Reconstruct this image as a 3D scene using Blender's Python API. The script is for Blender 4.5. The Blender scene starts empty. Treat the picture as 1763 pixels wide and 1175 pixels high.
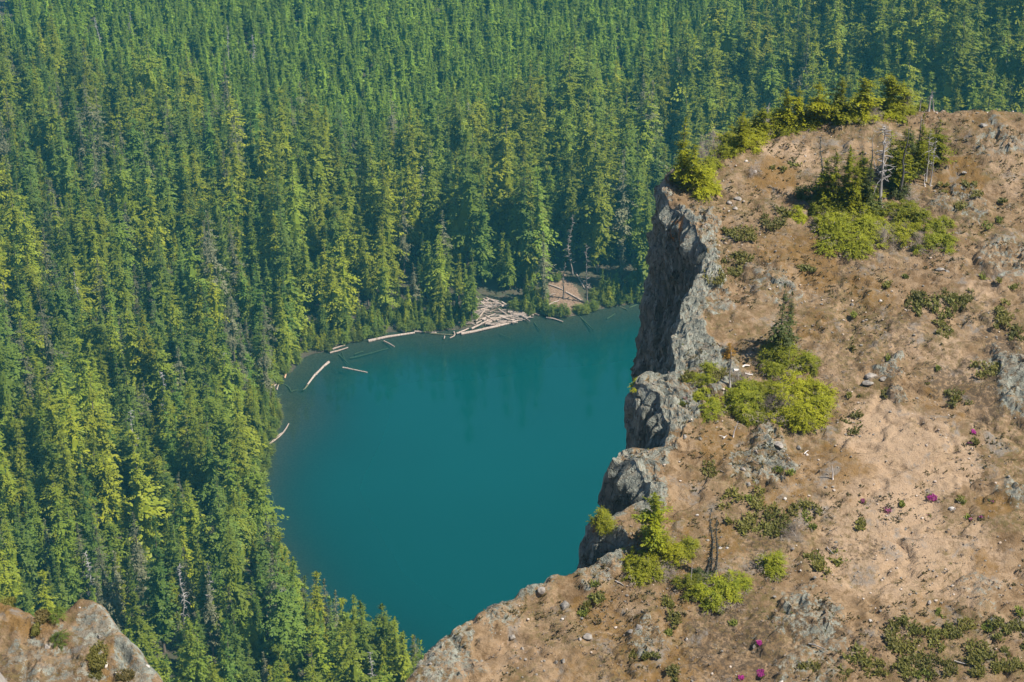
import bpy, math, random
import numpy as np
from mathutils import Vector, Matrix

SC = bpy.context.scene
COL = SC.collection
R = math.radians
rng = np.random.default_rng(7)
random.seed(7)

# ------------------------------------------------------------------ camera, world, sun, exposure
H = 320.0                     # camera height over the lake
PITCH = 28.0
FPX = 3400.0                  # focal length in photo pixels (1763 wide)
CU, CV = 881.5, 587.5

cam_d = bpy.data.cameras.new('camera')
cam = bpy.data.objects.new('camera', cam_d)
COL.objects.link(cam)
cam.location = (0, 0, H)
cam.rotation_euler = (R(90 - PITCH), 0, 0)
cam_d.sensor_width = 36.0
cam_d.lens = FPX / 1763.0 * 36.0
cam_d.clip_start = 0.5
cam_d.clip_end = 9000
cam_d.dof.use_dof = True
cam_d.dof.focus_distance = 170.0
cam_d.dof.aperture_fstop = 2.8
SC.camera = cam

SUN_EL, SUN_AZ = 50.0, -13.0     # azimuth measured from +X towards +Y
world = bpy.data.worlds.new('World')
SC.world = world
world.use_nodes = True
wn = world.node_tree.nodes
sky = wn.new('ShaderNodeTexSky')
sky.sky_type = 'NISHITA'
sky.sun_disc = False
sky.sun_elevation = R(SUN_EL)
sky.sun_rotation = R(90 - SUN_AZ)
sky.air_density = 1.0
sky.dust_density = 0.6
sky.altitude = 1500
sky.ozone_density = 4.0
world.node_tree.links.new(sky.outputs[0], wn['Background'].inputs[0])
wn['Background'].inputs[1].default_value = 0.085

sun_d = bpy.data.lights.new('sun', 'SUN')
sun_d.energy = 4.2
sun_d.angle = R(0.55)
sun_d.color = (1.0, 0.93, 0.82)
sun = bpy.data.objects.new('sun', sun_d)
COL.objects.link(sun)
sv = Vector((math.cos(R(SUN_EL)) * math.cos(R(SUN_AZ)), math.cos(R(SUN_EL)) * math.sin(R(SUN_AZ)), math.sin(R(SUN_EL))))
sun.rotation_euler = sv.to_track_quat('Z', 'Y').to_euler()
sun.location = (300, 300, 600)

SC.view_settings.view_transform = 'Standard'
SC.view_settings.look = 'None'
SC.view_settings.gamma = 1.0
SC.view_settings.use_curve_mapping = False
SC.view_settings.exposure = 0.9

cy = SC.cycles
cy.max_bounces = 5
cy.diffuse_bounces = 2
cy.glossy_bounces = 2
cy.transmission_bounces = 2
cy.volume_bounces = 0
cy.transparent_max_bounces = 8
cy.use_denoising = True
cy.use_adaptive_sampling = False
cy.sample_clamp_indirect = 4.0
cy.caustics_reflective = False
cy.caustics_refractive = False

HAZE_DENSITY = 0.000105
HAZE_COLOR = (0.15, 0.78, 1.0)

# ------------------------------------------------------------------ projection helpers
cp, sp = math.cos(R(PITCH)), math.sin(R(PITCH))


def ray(u, v):
    a = (np.asarray(u, float) - CU) / FPX
    b = (CV - np.asarray(v, float)) / FPX
    return np.stack([a, cp + b * sp, -sp + b * cp], -1)


def project(p):
    p = np.asarray(p, float)
    x, y, z = p[..., 0], p[..., 1], p[..., 2] - H
    f = y * cp - z * sp
    up = y * sp + z * cp
    f = np.where(f < 0.1, 0.1, f)
    return CU + FPX * x / f, CV - FPX * up / f, f


def on_level(u, v, z=0.0):
    d = ray(u, v)
    t = (z - H) / d[..., 2]
    return np.stack([d[..., 0] * t, d[..., 1] * t, H + d[..., 2] * t], -1)


# ------------------------------------------------------------------ noise
def _hash(ix, iy, iz, seed):
    h = (ix.astype(np.int64) * 374761393 + iy.astype(np.int64) * 668265263 + iz.astype(np.int64) * 2147483647 + seed * 974711) & 0xFFFFFFFF
    h = ((h ^ (h >> 13)) * 1274126177) & 0xFFFFFFFF
    h = ((h ^ (h >> 16)) * 2246822519) & 0xFFFFFFFF
    return ((h ^ (h >> 15)) & 0xFFFFFF) / float(0xFFFFFF)


def vnoise(x, y, z=None, seed=0):
    x = np.asarray(x, float); y = np.asarray(y, float)
    z = np.zeros_like(x) if z is None else np.asarray(z, float)
    fx, fy, fz = np.floor(x), np.floor(y), np.floor(z)
    dx, dy, dz = x - fx, y - fy, z - fz
    dx = dx * dx * (3 - 2 * dx); dy = dy * dy * (3 - 2 * dy); dz = dz * dz * (3 - 2 * dz)
    r = 0
    for a in (0, 1):
        for b in (0, 1):
            for c in (0, 1):
                w = (dx if a else 1 - dx) * (dy if b else 1 - dy) * (dz if c else 1 - dz)
                r = r + w * _hash(fx + a, fy + b, fz + c, seed)
    return r * 2 - 1


def fbm(x, y, z=None, o=4, seed=0, gain=0.5):
    r, a, f = 0, 1.0, 1.0
    for i in range(o):
        r = r + a * vnoise(np.asarray(x) * f, np.asarray(y) * f, None if z is None else np.asarray(z) * f, seed + i * 17)
        a *= gain; f *= 2.03
    return r


def ridged(x, y, z=None, o=4, seed=0):
    r, a, f = 0, 1.0, 1.0
    for i in range(o):
        r = r + a * (1 - 2 * np.abs(vnoise(np.asarray(x) * f, np.asarray(y) * f, None if z is None else np.asarray(z) * f, seed + i * 31)))
        a *= 0.5; f *= 2.1
    return r


def sstep(a, b, x):
    t = np.clip((x - a) / (b - a), 0, 1)
    return t * t * (3 - 2 * t)


# ------------------------------------------------------------------ mesh and object helpers
def mesh_np(name, verts, faces, mats=(), attrs=None, smooth=False, mat_idx=None):
    """verts (N,3); faces (M,k) array or list of such arrays."""
    me = bpy.data.meshes.new(name)
    fl = faces if isinstance(faces, list) else [faces]
    fl = [np.asarray(f, np.int32) for f in fl if len(f)]
    verts = np.asarray(verts, np.float32)
    me.vertices.add(len(verts))
    me.vertices.foreach_set('co', verts.ravel())
    loops = np.concatenate([f.ravel() for f in fl])
    totals = np.concatenate([np.full(len(f), f.shape[1], np.int32) for f in fl])
    starts = np.concatenate([[0], np.cumsum(totals)[:-1]]).astype(np.int32)
    me.loops.add(len(loops))
    me.loops.foreach_set('vertex_index', loops.astype(np.int32))
    me.polygons.add(len(totals))
    me.polygons.foreach_set('loop_start', starts)
    me.polygons.foreach_set('loop_total', totals)
    me.polygons.foreach_set('use_smooth', np.full(len(totals), smooth) if isinstance(smooth, bool) else np.asarray(smooth, bool))
    if mat_idx is not None:
        me.polygons.foreach_set('material_index', np.asarray(mat_idx, np.int32))
    for m in mats:
        me.materials.append(m)
    for k, a in (attrs or {}).items():
        at = me.attributes.new(k, 'FLOAT', 'POINT')
        at.data.foreach_set('value', np.asarray(a, np.float32))
    me.update(calc_edges=True)
    me.validate()
    return me


class Acc:
    """Collects pieces into one mesh."""
    def __init__(s):
        s.v, s.f3, s.f4, s.n, s.t = [], [], [], 0, []

    def add(s, v, f, tint=None):
        v = np.asarray(v, float); f = np.asarray(f, np.int64)
        s.v.append(v)
        (s.f3 if f.shape[1] == 3 else s.f4).append(f + s.n)
        s.t.append(np.zeros(len(v)) if tint is None else np.broadcast_to(tint, (len(v),)))
        s.n += len(v)

    def mesh(s, name, mats, smooth=False):
        fl = []
        if s.f3: fl.append(np.concatenate(s.f3))
        if s.f4: fl.append(np.concatenate(s.f4))
        return mesh_np(name, np.concatenate(s.v), fl, mats, {'tint': np.concatenate(s.t)}, smooth)


def link(name, me, parent=None, loc=None):
    o = bpy.data.objects.new(name, me)
    COL.objects.link(o)
    if parent is not None:
        o.parent = parent
    if loc is not None:
        o.location = loc
    return o


def tag(o, label=None, cat=None, group=None, kind=None):
    if label: o['label'] = label
    if cat: o['category'] = cat
    if group: o['group'] = group
    if kind: o['kind'] = kind
    return o


def root(name, loc, rz=0.0, sc=1.0):
    o = bpy.data.objects.new(name, None)
    o.empty_display_size = 0.5
    COL.objects.link(o)
    o.location = loc
    o.rotation_euler = (0, 0, rz)
    o.scale = (sc, sc, sc) if not hasattr(sc, '__len__') else sc
    return o


NUMS = 'zero one two three four five six seven eight nine ten eleven twelve thirteen fourteen fifteen sixteen seventeen eighteen nineteen'.split()
TENS = '. . twenty thirty forty fifty sixty seventy eighty ninety'.split()


def num(n):
    n = int(n)
    if n < 20: return NUMS[max(n, 0)]
    return TENS[n // 10] + ('' if n % 10 == 0 else '-' + NUMS[n % 10]) if n < 100 else 'hundred'


def spot(u, v):
    """Place in the photo, in percent of its width and height."""
    return f"{num(round(u / 17.63))} percent across, {num(round(v / 11.75))} down"


# ------------------------------------------------------------------ materials
def new_mat(name):
    m = bpy.data.materials.new(name)
    m.use_nodes = True
    nt = m.node_tree
    return m, nt, nt.nodes, nt.links


def N(nt, typ, **kw):
    n = nt.nodes.new(typ)
    for k, v in kw.items():
        if k.startswith('i_'):
            n.inputs[k[2:].replace('_', ' ')].default_value = v
        else:
            setattr(n, k, v)
    return n


def mixc(nt, a, b, fac, blend='MIX'):
    n = nt.nodes.new('ShaderNodeMix'); n.data_type = 'RGBA'; n.blend_type = blend
    for sock, val in ((n.inputs[6], a), (n.inputs[7], b), (n.inputs[0], fac)):
        if hasattr(val, 'is_output'): nt.links.new(val, sock)
        elif isinstance(val, (tuple, list)): sock.default_value = (*val[:3], 1)
        else: sock.default_value = val
    return n.outputs[2]


def math_n(nt, op, a, b=None, clamp=False):
    n = nt.nodes.new('ShaderNodeMath'); n.operation = op; n.use_clamp = clamp
    for i, val in enumerate((a, b)):
        if val is None: continue
        if hasattr(val, 'is_output'): nt.links.new(val, n.inputs[i])
        else: n.inputs[i].default_value = val
    return n.outputs[0]


def ramp(nt, fac, lo, hi):
    n = nt.nodes.new('ShaderNodeMapRange'); n.interpolation_type = 'SMOOTHSTEP'
    nt.links.new(fac, n.inputs[0]); n.inputs[1].default_value = lo; n.inputs[2].default_value = hi
    return n.outputs[0]


def noise(nt, scale, detail=4, rough=0.55, vec=None, dist=0.0):
    n = N(nt, 'ShaderNodeTexNoise'); n.inputs['Scale'].default_value = scale
    n.inputs['Detail'].default_value = detail; n.inputs['Roughness'].default_value = rough
    n.inputs['Distortion'].default_value = dist
    if vec is not None: nt.links.new(vec, n.inputs['Vector'])
    return n.outputs['Fac']


def attr(nt, name):
    n = N(nt, 'ShaderNodeAttribute'); n.attribute_name = name
    return n.outputs['Fac']


def foliage_mat(name, ca, cb, cc, trans=0.28, rnd=1.0):
    """ca..cb by leaf tint, drifting towards cc from plant to plant."""
    m, nt, nn, ll = new_mat(name)
    oi = N(nt, 'ShaderNodeObjectInfo')
    c = mixc(nt, ca, cb, attr(nt, 'tint'))
    f = math_n(nt, 'MULTIPLY', oi.outputs['Random'], rnd)
    c = mixc(nt, c, cc, f)
    r2 = math_n(nt, 'FRACT', math_n(nt, 'MULTIPLY', oi.outputs['Random'], 17.3))
    hsv = N(nt, 'ShaderNodeHueSaturation')
    ll.new(c, hsv.inputs['Color'])
    ll.new(math_n(nt, 'ADD', math_n(nt, 'MULTIPLY', r2, 0.60), 0.66), hsv.inputs['Value'])
    hsv.inputs['Saturation'].default_value = 1.0
    col = hsv.outputs[0]
    bs = nn['Principled BSDF']
    ll.new(col, bs.inputs['Base Color'])
    bs.inputs['Roughness'].default_value = 0.55
    bs.inputs['Specular IOR Level'].default_value = 0.25
    tr = N(nt, 'ShaderNodeBsdfTranslucent')
    ll.new(mixc(nt, col, (0.6, 0.75, 0.1), 0.15), tr.inputs['Color'])
    mx = N(nt, 'ShaderNodeMixShader'); mx.inputs[0].default_value = trans
    ll.new(bs.outputs[0], mx.inputs[1]); ll.new(tr.outputs[0], mx.inputs[2])
    ll.new(mx.outputs[0], nn['Material Output'].inputs['Surface'])
    return m


def wood_mat(name, ca, cb, scale=3.0, rnd=0.5, stretch=0.12):
    m, nt, nn, ll = new_mat(name)
    tc = N(nt, 'ShaderNodeTexCoord')
    mp = N(nt, 'ShaderNodeMapping'); mp.inputs['Scale'].default_value = (1, 1, stretch)
    ll.new(tc.outputs['Object'], mp.inputs[0])
    n = noise(nt, scale, 5, 0.65, mp.outputs[0])
    c = mixc(nt, ca, cb, ramp(nt, n, 0.35, 0.65))
    oi = N(nt, 'ShaderNodeObjectInfo')
    c = mixc(nt, c, ca, math_n(nt, 'MULTIPLY', oi.outputs['Random'], rnd))
    bs = nn['Principled BSDF']
    ll.new(c, bs.inputs['Base Color']); bs.inputs['Roughness'].default_value = 0.85
    b = N(nt, 'ShaderNodeBump'); b.inputs['Strength'].default_value = 0.6; b.inputs['Distance'].default_value = 0.05
    ll.new(n, b.inputs['Height']); ll.new(b.outputs[0], bs.inputs['Normal'])
    return m


M = {}
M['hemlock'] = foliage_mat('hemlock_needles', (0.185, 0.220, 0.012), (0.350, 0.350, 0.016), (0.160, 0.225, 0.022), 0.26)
M['fir'] = foliage_mat('fir_needles', (0.055, 0.135, 0.024), (0.190, 0.265, 0.030), (0.150, 0.200, 0.028), 0.26)
M['mossy'] = foliage_mat('lichen_hung_needles', (0.150, 0.160, 0.085), (0.270, 0.255, 0.140), (0.190, 0.185, 0.100), 0.3)
M['young'] = foliage_mat('young_fir_needles', (0.115, 0.215, 0.022), (0.310, 0.385, 0.028), (0.200, 0.290, 0.030), 0.24)
M['shore_leaf'] = foliage_mat('shore_bush_leaves', (0.09, 0.15, 0.022), (0.19, 0.24, 0.03), (0.15, 0.18, 0.025))
M['krum_green'] = foliage_mat('stunted_fir_green', (0.085, 0.120, 0.007), (0.310, 0.315, 0.011), (0.250, 0.245, 0.009), 0.26, 0.6)
M['krum_yellow'] = foliage_mat('stunted_fir_yellow', (0.135, 0.165, 0.007), (0.410, 0.410, 0.011), (0.320, 0.300, 0.009), 0.28, 0.5)
M['krum_dark'] = foliage_mat('stunted_fir_dark', (0.035, 0.052, 0.014), (0.105, 0.125, 0.022), (0.07, 0.08, 0.018), 0.2, 0.5)
M['sooty'] = foliage_mat('lichened_dead_twigs', (0.040, 0.044, 0.036), (0.115, 0.120, 0.100), (0.07, 0.075, 0.06), 0.05, 0.5)
M['heath'] = foliage_mat('heath_leaves', (0.060, 0.055, 0.018), (0.170, 0.130, 0.035), (0.120, 0.080, 0.025), 0.15, 0.3)
M['juniper'] = foliage_mat('juniper_needles', (0.070, 0.080, 0.016), (0.210, 0.200, 0.035), (0.150, 0.125, 0.025), 0.25, 0.6)
M['tuft'] = foliage_mat('tuft_leaves', (0.13, 0.17, 0.02), (0.25, 0.27, 0.05), (0.16, 0.17, 0.03), 0.2, 0.6)
M['drytwig'] = foliage_mat('dry_twigs', (0.16, 0.12, 0.09), (0.34, 0.28, 0.22), (0.22, 0.17, 0.13), 0.05, 0.5)
M['rusty'] = foliage_mat('rusty_needles', (0.24, 0.12, 0.02), (0.42, 0.24, 0.03), (0.3, 0.16, 0.02), 0.2, 0.5)
M['flower'] = foliage_mat('pink_petals', (0.30, 0.015, 0.17), (0.48, 0.04, 0.30), (0.36, 0.03, 0.2), 0.15, 0.3)
M['flower_dull'] = foliage_mat('fading_petals', (0.20, 0.045, 0.10), (0.34, 0.08, 0.20), (0.22, 0.07, 0.12), 0.1, 0.3)
M['bark'] = wood_mat('bark', (0.10, 0.075, 0.055), (0.22, 0.18, 0.14))
M['snag'] = wood_mat('weathered_snag_wood', (0.20, 0.185, 0.175), (0.46, 0.43, 0.40), 6.0)
M['darksnag'] = wood_mat('lichen_blackened_wood', (0.045, 0.042, 0.04), (0.15, 0.14, 0.13), 6.0)
M['driftwood'] = wood_mat('driftwood', (0.27, 0.20, 0.155), (0.56, 0.46, 0.385), 2.5, 0.6)
M['driftgrey'] = wood_mat('grey_driftwood', (0.15, 0.12, 0.10), (0.34, 0.29, 0.25), 2.5, 0.6)
M['driftorange'] = wood_mat('fresh_broken_wood', (0.45, 0.24, 0.12), (0.62, 0.42, 0.28), 2.5, 0.3)
M['sunken'] = wood_mat('waterlogged_wood', (0.11, 0.10, 0.055), (0.20, 0.19, 0.10), 2.0)
M['whitewood'] = wood_mat('bleached_wood', (0.55, 0.50, 0.46), (0.78, 0.74, 0.70), 5.0)


def stone_mat(name, ca, cb, cl):
    m, nt, nn, ll = new_mat(name)
    tc = N(nt, 'ShaderNodeTexCoord')
    n1 = noise(nt, 3.0, 6, 0.65, tc.outputs['Object'])
    n2 = noise(nt, 9.0, 4, 0.6, tc.outputs['Object'])
    c = mixc(nt, ca, cb, ramp(nt, n1, 0.35, 0.68))
    c = mixc(nt, c, cl, math_n(nt, 'MULTIPLY', ramp(nt, n2, 0.55, 0.7), 0.5))
    oi = N(nt, 'ShaderNodeObjectInfo')
    c = mixc(nt, c, (0.55, 0.47, 0.40), math_n(nt, 'MULTIPLY', oi.outputs['Random'], 0.3))
    bs = nn['Principled BSDF']; ll.new(c, bs.inputs['Base Color']); bs.inputs['Roughness'].default_value = 0.9
    b = N(nt, 'ShaderNodeBump'); b.inputs['Strength'].default_value = 0.8; b.inputs['Distance'].default_value = 0.06
    ll.new(n1, b.inputs['Height']); ll.new(b.outputs[0], bs.inputs['Normal'])
    return m


M['stone'] = stone_mat('grey_stone', (0.13, 0.12, 0.105), (0.29, 0.26, 0.22), (0.36, 0.36, 0.27))
M['palestone'] = stone_mat('pale_stone', (0.40, 0.37, 0.33), (0.58, 0.54, 0.49), (0.5, 0.5, 0.45))
M['gravel'] = stone_mat('pale_gravel', (0.34, 0.26, 0.19), (0.58, 0.50, 0.42), (0.6, 0.56, 0.5))


def rock_mat(name, dirt=1.0):
    """Bluff: attributes rock, pale, ochre, dark, lichen paint where each soil and stone type lies."""
    m, nt, nn, ll = new_mat(name)
    g = N(nt, 'ShaderNodeNewGeometry')
    P = g.outputs['Position']
    big = noise(nt, 0.22, 5, 0.6, P)
    mid = noise(nt, 0.9, 6, 0.65, P, 0.6)
    fine = noise(nt, 4.0, 6, 0.7, P)
    grain = noise(nt, 13.0, 3, 0.7, P)
    mott = noise(nt, 1.9, 9, 0.78, P, 0.4)
    # soil
    soil = mixc(nt, (0.178, 0.117, 0.062), (0.302, 0.210, 0.124), ramp(nt, mid, 0.38, 0.60))
    soil = mixc(nt, soil, (0.150, 0.088, 0.038), math_n(nt, 'MULTIPLY', ramp(nt, mott, 0.50, 0.60), 0.8))
    olive = math_n(nt, 'MULTIPLY', ramp(nt, big, 0.40, 0.56), ramp(nt, noise(nt, 2.6, 8, 0.75, P, 0.5), 0.45, 0.56))
    soil = mixc(nt, soil, (0.120, 0.095, 0.034), math_n(nt, 'MULTIPLY', olive, 0.75))
    pale = math_n(nt, 'ADD', attr(nt, 'pale'), math_n(nt, 'MULTIPLY', math_n(nt, 'SUBTRACT', mott, 0.5), 2.2))
    soil = mixc(nt, soil, (0.41, 0.292, 0.190), math_n(nt, 'MULTIPLY', ramp(nt, pale, 0.30, 0.75), 0.85))
    och = math_n(nt, 'ADD', attr(nt, 'ochre'), math_n(nt, 'MULTIPLY', math_n(nt, 'SUBTRACT', mott, 0.5), 1.8))
    soil = mixc(nt, soil, (0.190, 0.110, 0.034), math_n(nt, 'MULTIPLY', ramp(nt, och, 0.35, 0.75), 0.8))
    drk = math_n(nt, 'ADD', attr(nt, 'dark'), math_n(nt, 'MULTIPLY', math_n(nt, 'SUBTRACT', fine, 0.5), 3.2))
    soil = mixc(nt, soil, (0.080, 0.058, 0.038), math_n(nt, 'MULTIPLY', ramp(nt, drk, 0.45, 0.75), 0.8))
    soil = mixc(nt, soil, (0.085, 0.055, 0.032), math_n(nt, 'MULTIPLY', ramp(nt, grain, 0.585, 0.68), 0.75))
    soil = mixc(nt, soil, (0.46, 0.36, 0.26), math_n(nt, 'MULTIPLY', ramp(nt, grain, 0.36, 0.28), 0.45))
    grey = math_n(nt, 'MULTIPLY', ramp(nt, noise(nt, 0.45, 6, 0.7, P, 0.4), 0.54, 0.66), ramp(nt, mott, 0.40, 0.54))
    soil = mixc(nt, soil, (0.22, 0.195, 0.165), math_n(nt, 'MULTIPLY', grey, 0.9))
    # stone
    mp = N(nt, 'ShaderNodeMapping'); mp.inputs['Scale'].default_value = (1, 1, 0.35)
    ll.new(P, mp.inputs[0])
    s1 = noise(nt, 1.3, 8, 0.75, mp.outputs[0], 0.8)
    s2 = noise(nt, 5.0, 5, 0.7, mp.outputs[0])
    wob = N(nt, 'ShaderNodeVectorMath', operation='ADD')
    nz = N(nt, 'ShaderNodeTexNoise'); nz.inputs['Scale'].default_value = 2.2; nz.inputs['Detail'].default_value = 4
    ll.new(mp.outputs[0], nz.inputs['Vector']); ll.new(mp.outputs[0], wob.inputs[0]); ll.new(nz.outputs['Color'], wob.inputs[1])
    vo = N(nt, 'ShaderNodeTexVoronoi'); vo.feature = 'DISTANCE_TO_EDGE'; vo.inputs['Scale'].default_value = 1.1
    ll.new(wob.outputs[0], vo.inputs['Vector'])
    crack = ramp(nt, vo.outputs['Distance'], 0.06, 0.0)
    st = mixc(nt, (0.162, 0.172, 0.146), (0.325, 0.335, 0.28), ramp(nt, s1, 0.36, 0.62))
    st = mixc(nt, st, (0.055, 0.055, 0.050), math_n(nt, 'MULTIPLY', ramp(nt, s2, 0.54, 0.66), 0.8))
    st = mixc(nt, st, (0.42, 0.415, 0.33), math_n(nt, 'MULTIPLY', ramp(nt, s2, 0.42, 0.32), 0.6))
    st = mixc(nt, st, (0.04, 0.04, 0.036), math_n(nt, 'MULTIPLY', math_n(nt, 'MULTIPLY', crack, attr(nt, 'crag')), math_n(nt, 'MULTIPLY', ramp(nt, s1, 0.45, 0.6), 0.8)))
    lic = math_n(nt, 'ADD', attr(nt, 'lichen'), math_n(nt, 'MULTIPLY', math_n(nt, 'SUBTRACT', s1, 0.5), 2.0))
    st = mixc(nt, st, (0.38, 0.16, 0.035), math_n(nt, 'MULTIPLY', ramp(nt, lic, 0.55, 0.95), 0.8))
    sp_ = N(nt, 'ShaderNodeSeparateXYZ'); ll.new(g.outputs['True Normal'], sp_.inputs[0])
    st = mixc(nt, st, (0.20, 0.135, 0.075), math_n(nt, 'MULTIPLY', ramp(nt, math_n(nt, 'ADD', sp_.outputs[2], math_n(nt, 'MULTIPLY', math_n(nt, 'SUBTRACT', s1, 0.5), 1.2)), 0.66, 0.90), 0.5))
    rk = math_n(nt, 'ADD', attr(nt, 'rock'), math_n(nt, 'MULTIPLY', math_n(nt, 'SUBTRACT', mott, 0.5), 2.6))
    c = mixc(nt, soil, st, ramp(nt, rk, 0.42, 0.62))
    bs = nn['Principled BSDF']; ll.new(c, bs.inputs['Base Color'])
    bs.inputs['Roughness'].default_value = 0.95; bs.inputs['Specular IOR Level'].default_value = 0.15
    h = math_n(nt, 'ADD', math_n(nt, 'MULTIPLY', fine, 0.6), math_n(nt, 'MULTIPLY', grain, 0.3))
    h = math_n(nt, 'ADD', h, math_n(nt, 'MULTIPLY', math_n(nt, 'MULTIPLY', s2, attr(nt, 'rock')), 0.8))
    h = math_n(nt, 'SUBTRACT', h, math_n(nt, 'MULTIPLY', math_n(nt, 'MULTIPLY', crack, attr(nt, 'crag')), 0.35))
    b = N(nt, 'ShaderNodeBump'); b.inputs['Strength'].default_value = 0.9; b.inputs['Distance'].default_value = 0.22
    ll.new(h, b.inputs['Height']); ll.new(b.outputs[0], bs.inputs['Normal'])
    return m


M['rock'] = rock_mat('bluff_rock_and_soil')


def ground_mat():
    m, nt, nn, ll = new_mat('forest_floor')
    g = N(nt, 'ShaderNodeNewGeometry')
    n1 = noise(nt, 0.25, 5, 0.6, g.outputs['Position'])
    n2 = noise(nt, 1.6, 4, 0.6, g.outputs['Position'])
    c = mixc(nt, (0.045, 0.050, 0.022), (0.075, 0.062, 0.038), ramp(nt, n1, 0.35, 0.65))
    d = mixc(nt, (0.150, 0.095, 0.058), (0.275, 0.185, 0.122), ramp(nt, n2, 0.35, 0.65))
    f = math_n(nt, 'ADD', attr(nt, 'dirt'), math_n(nt, 'MULTIPLY', math_n(nt, 'SUBTRACT', n2, 0.5), 0.8))
    c = mixc(nt, c, d, ramp(nt, f, 0.35, 0.65))
    bed = mixc(nt, (0.030, 0.025, 0.018), (0.070, 0.055, 0.038), ramp(nt, n2, 0.35, 0.65))
    c = mixc(nt, c, bed, attr(nt, 'bed'))
    bs = nn['Principled BSDF']; ll.new(c, bs.inputs['Base Color']); bs.inputs['Roughness'].default_value = 0.95
    return m


M['ground'] = ground_mat()


def water_mat():
    m, nt, nn, ll = new_mat('lake_water')
    g = N(nt, 'ShaderNodeNewGeometry')
    d = attr(nt, 'depth')
    # milky teal water: the deeper it is the less of the bed shows through
    e = N(nt, 'ShaderNodeMath', operation='POWER'); e.inputs[0].default_value = 2.718
    ll.new(math_n(nt, 'MULTIPLY', d, -0.30), e.inputs[1])
    op = math_n(nt, 'SUBTRACT', 1.0, e.outputs[0], True)
    drift = noise(nt, 0.012, 2, 0.5, g.outputs['Position'])
    col = mixc(nt, (0.0, 0.054, 0.053), (0.0, 0.060, 0.059), ramp(nt, drift, 0.35, 0.65))
    bs = nn['Principled BSDF']
    ll.new(col, bs.inputs['Base Color'])
    bs.inputs['Roughness'].default_value = 0.05
    bs.inputs['IOR'].default_value = 1.33
    bs.inputs['Specular IOR Level'].default_value = 0.5
    tr = N(nt, 'ShaderNodeBsdfTransparent'); tr.inputs[0].default_value = (0.72, 0.92, 0.86, 1)
    gl = N(nt, 'ShaderNodeBsdfGlossy'); gl.inputs['Roughness'].default_value = 0.06
    fr = N(nt, 'ShaderNodeFresnel'); fr.inputs['IOR'].default_value = 1.33
    clear = N(nt, 'ShaderNodeMixShader')
    ll.new(fr.outputs[0], clear.inputs[0]); ll.new(tr.outputs[0], clear.inputs[1]); ll.new(gl.outputs[0], clear.inputs[2])
    mx = N(nt, 'ShaderNodeMixShader')
    ll.new(op, mx.inputs[0]); ll.new(clear.outputs[0], mx.inputs[1]); ll.new(bs.outputs[0], mx.inputs[2])
    ll.new(mx.outputs[0], nn['Material Output'].inputs['Surface'])
    w1 = noise(nt, 0.9, 3, 0.5, g.outputs['Position'])
    b = N(nt, 'ShaderNodeBump'); b.inputs['Strength'].default_value = 0.10; b.inputs['Distance'].default_value = 0.05
    ll.new(w1, b.inputs['Height'])
    for s in (bs, gl): ll.new(b.outputs[0], s.inputs['Normal'])
    ll.new(b.outputs[0], fr.inputs['Normal'])
    return m


M['water'] = water_mat()

# ------------------------------------------------------------------ lake outline and terrain
shore_px = [(1106, 520), (1060, 526), (1032, 530), (1001, 540), (981, 545), (955, 546), (930, 542), (905, 545), (870, 552),
            (840, 558), (812, 562), (789, 569), (768, 568), (751, 570), (722, 568), (700, 568), (669, 571), (637, 580),
            (595, 591), (561, 604), (540, 610), (520, 616), (508, 632), (487, 645), (472, 662), (467, 680), (478, 694), (484, 714),
            (476, 740), (462, 768), (456, 800), (446, 835), (445, 870), (452, 905), (466, 940), (490, 985), (530, 1045),
            (600, 1110), (700, 1160), (820, 1190), (960, 1200), (1130, 1170), (1290, 1090), (1400, 960), (1440, 800),
            (1400, 660), (1330, 580), (1220, 530)]
lake = on_level(*np.array(shore_px).T)[:, :2]
# finer outline with small irregularities
seg = []
for i in range(len(lake)):
    a, b = lake[i], lake[(i + 1) % len(lake)]
    n = max(1, int(np.hypot(*(b - a)) / 2.5))
    for k in range(n):
        seg.append(a + (b - a) * k / n)
lake = np.array(seg)
lake = lake + np.stack([fbm(lake[:, 0] / 6, lake[:, 1] / 6, o=2, seed=3), fbm(lake[:, 0] / 6, lake[:, 1] / 6, o=2, seed=9)], -1) * 0.7


def lake_dist(x, y):
    """Signed distance to the shoreline, positive on land."""
    x = np.asarray(x, float); y = np.asarray(y, float)
    shp = x.shape
    x, y = x.ravel(), y.ravel()
    best = np.full(x.shape, 1e18); inside = np.zeros(x.shape, bool)
    A = lake; B = np.roll(lake, -1, 0)
    for a, b in zip(A, B):
        ex, ey = b - a
        t = np.clip(((x - a[0]) * ex + (y - a[1]) * ey) / (ex * ex + ey * ey + 1e-9), 0, 1)
        dd = (x - a[0] - t * ex) ** 2 + (y - a[1] - t * ey) ** 2
        np.minimum(best, dd, out=best)
        if ey != 0:
            c = ((a[1] > y) != (b[1] > y)) & (x < ex * (y - a[1]) / ey + a[0])
            inside ^= c
    return (np.sqrt(best) * np.where(inside, -1, 1)).reshape(shp)


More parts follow.
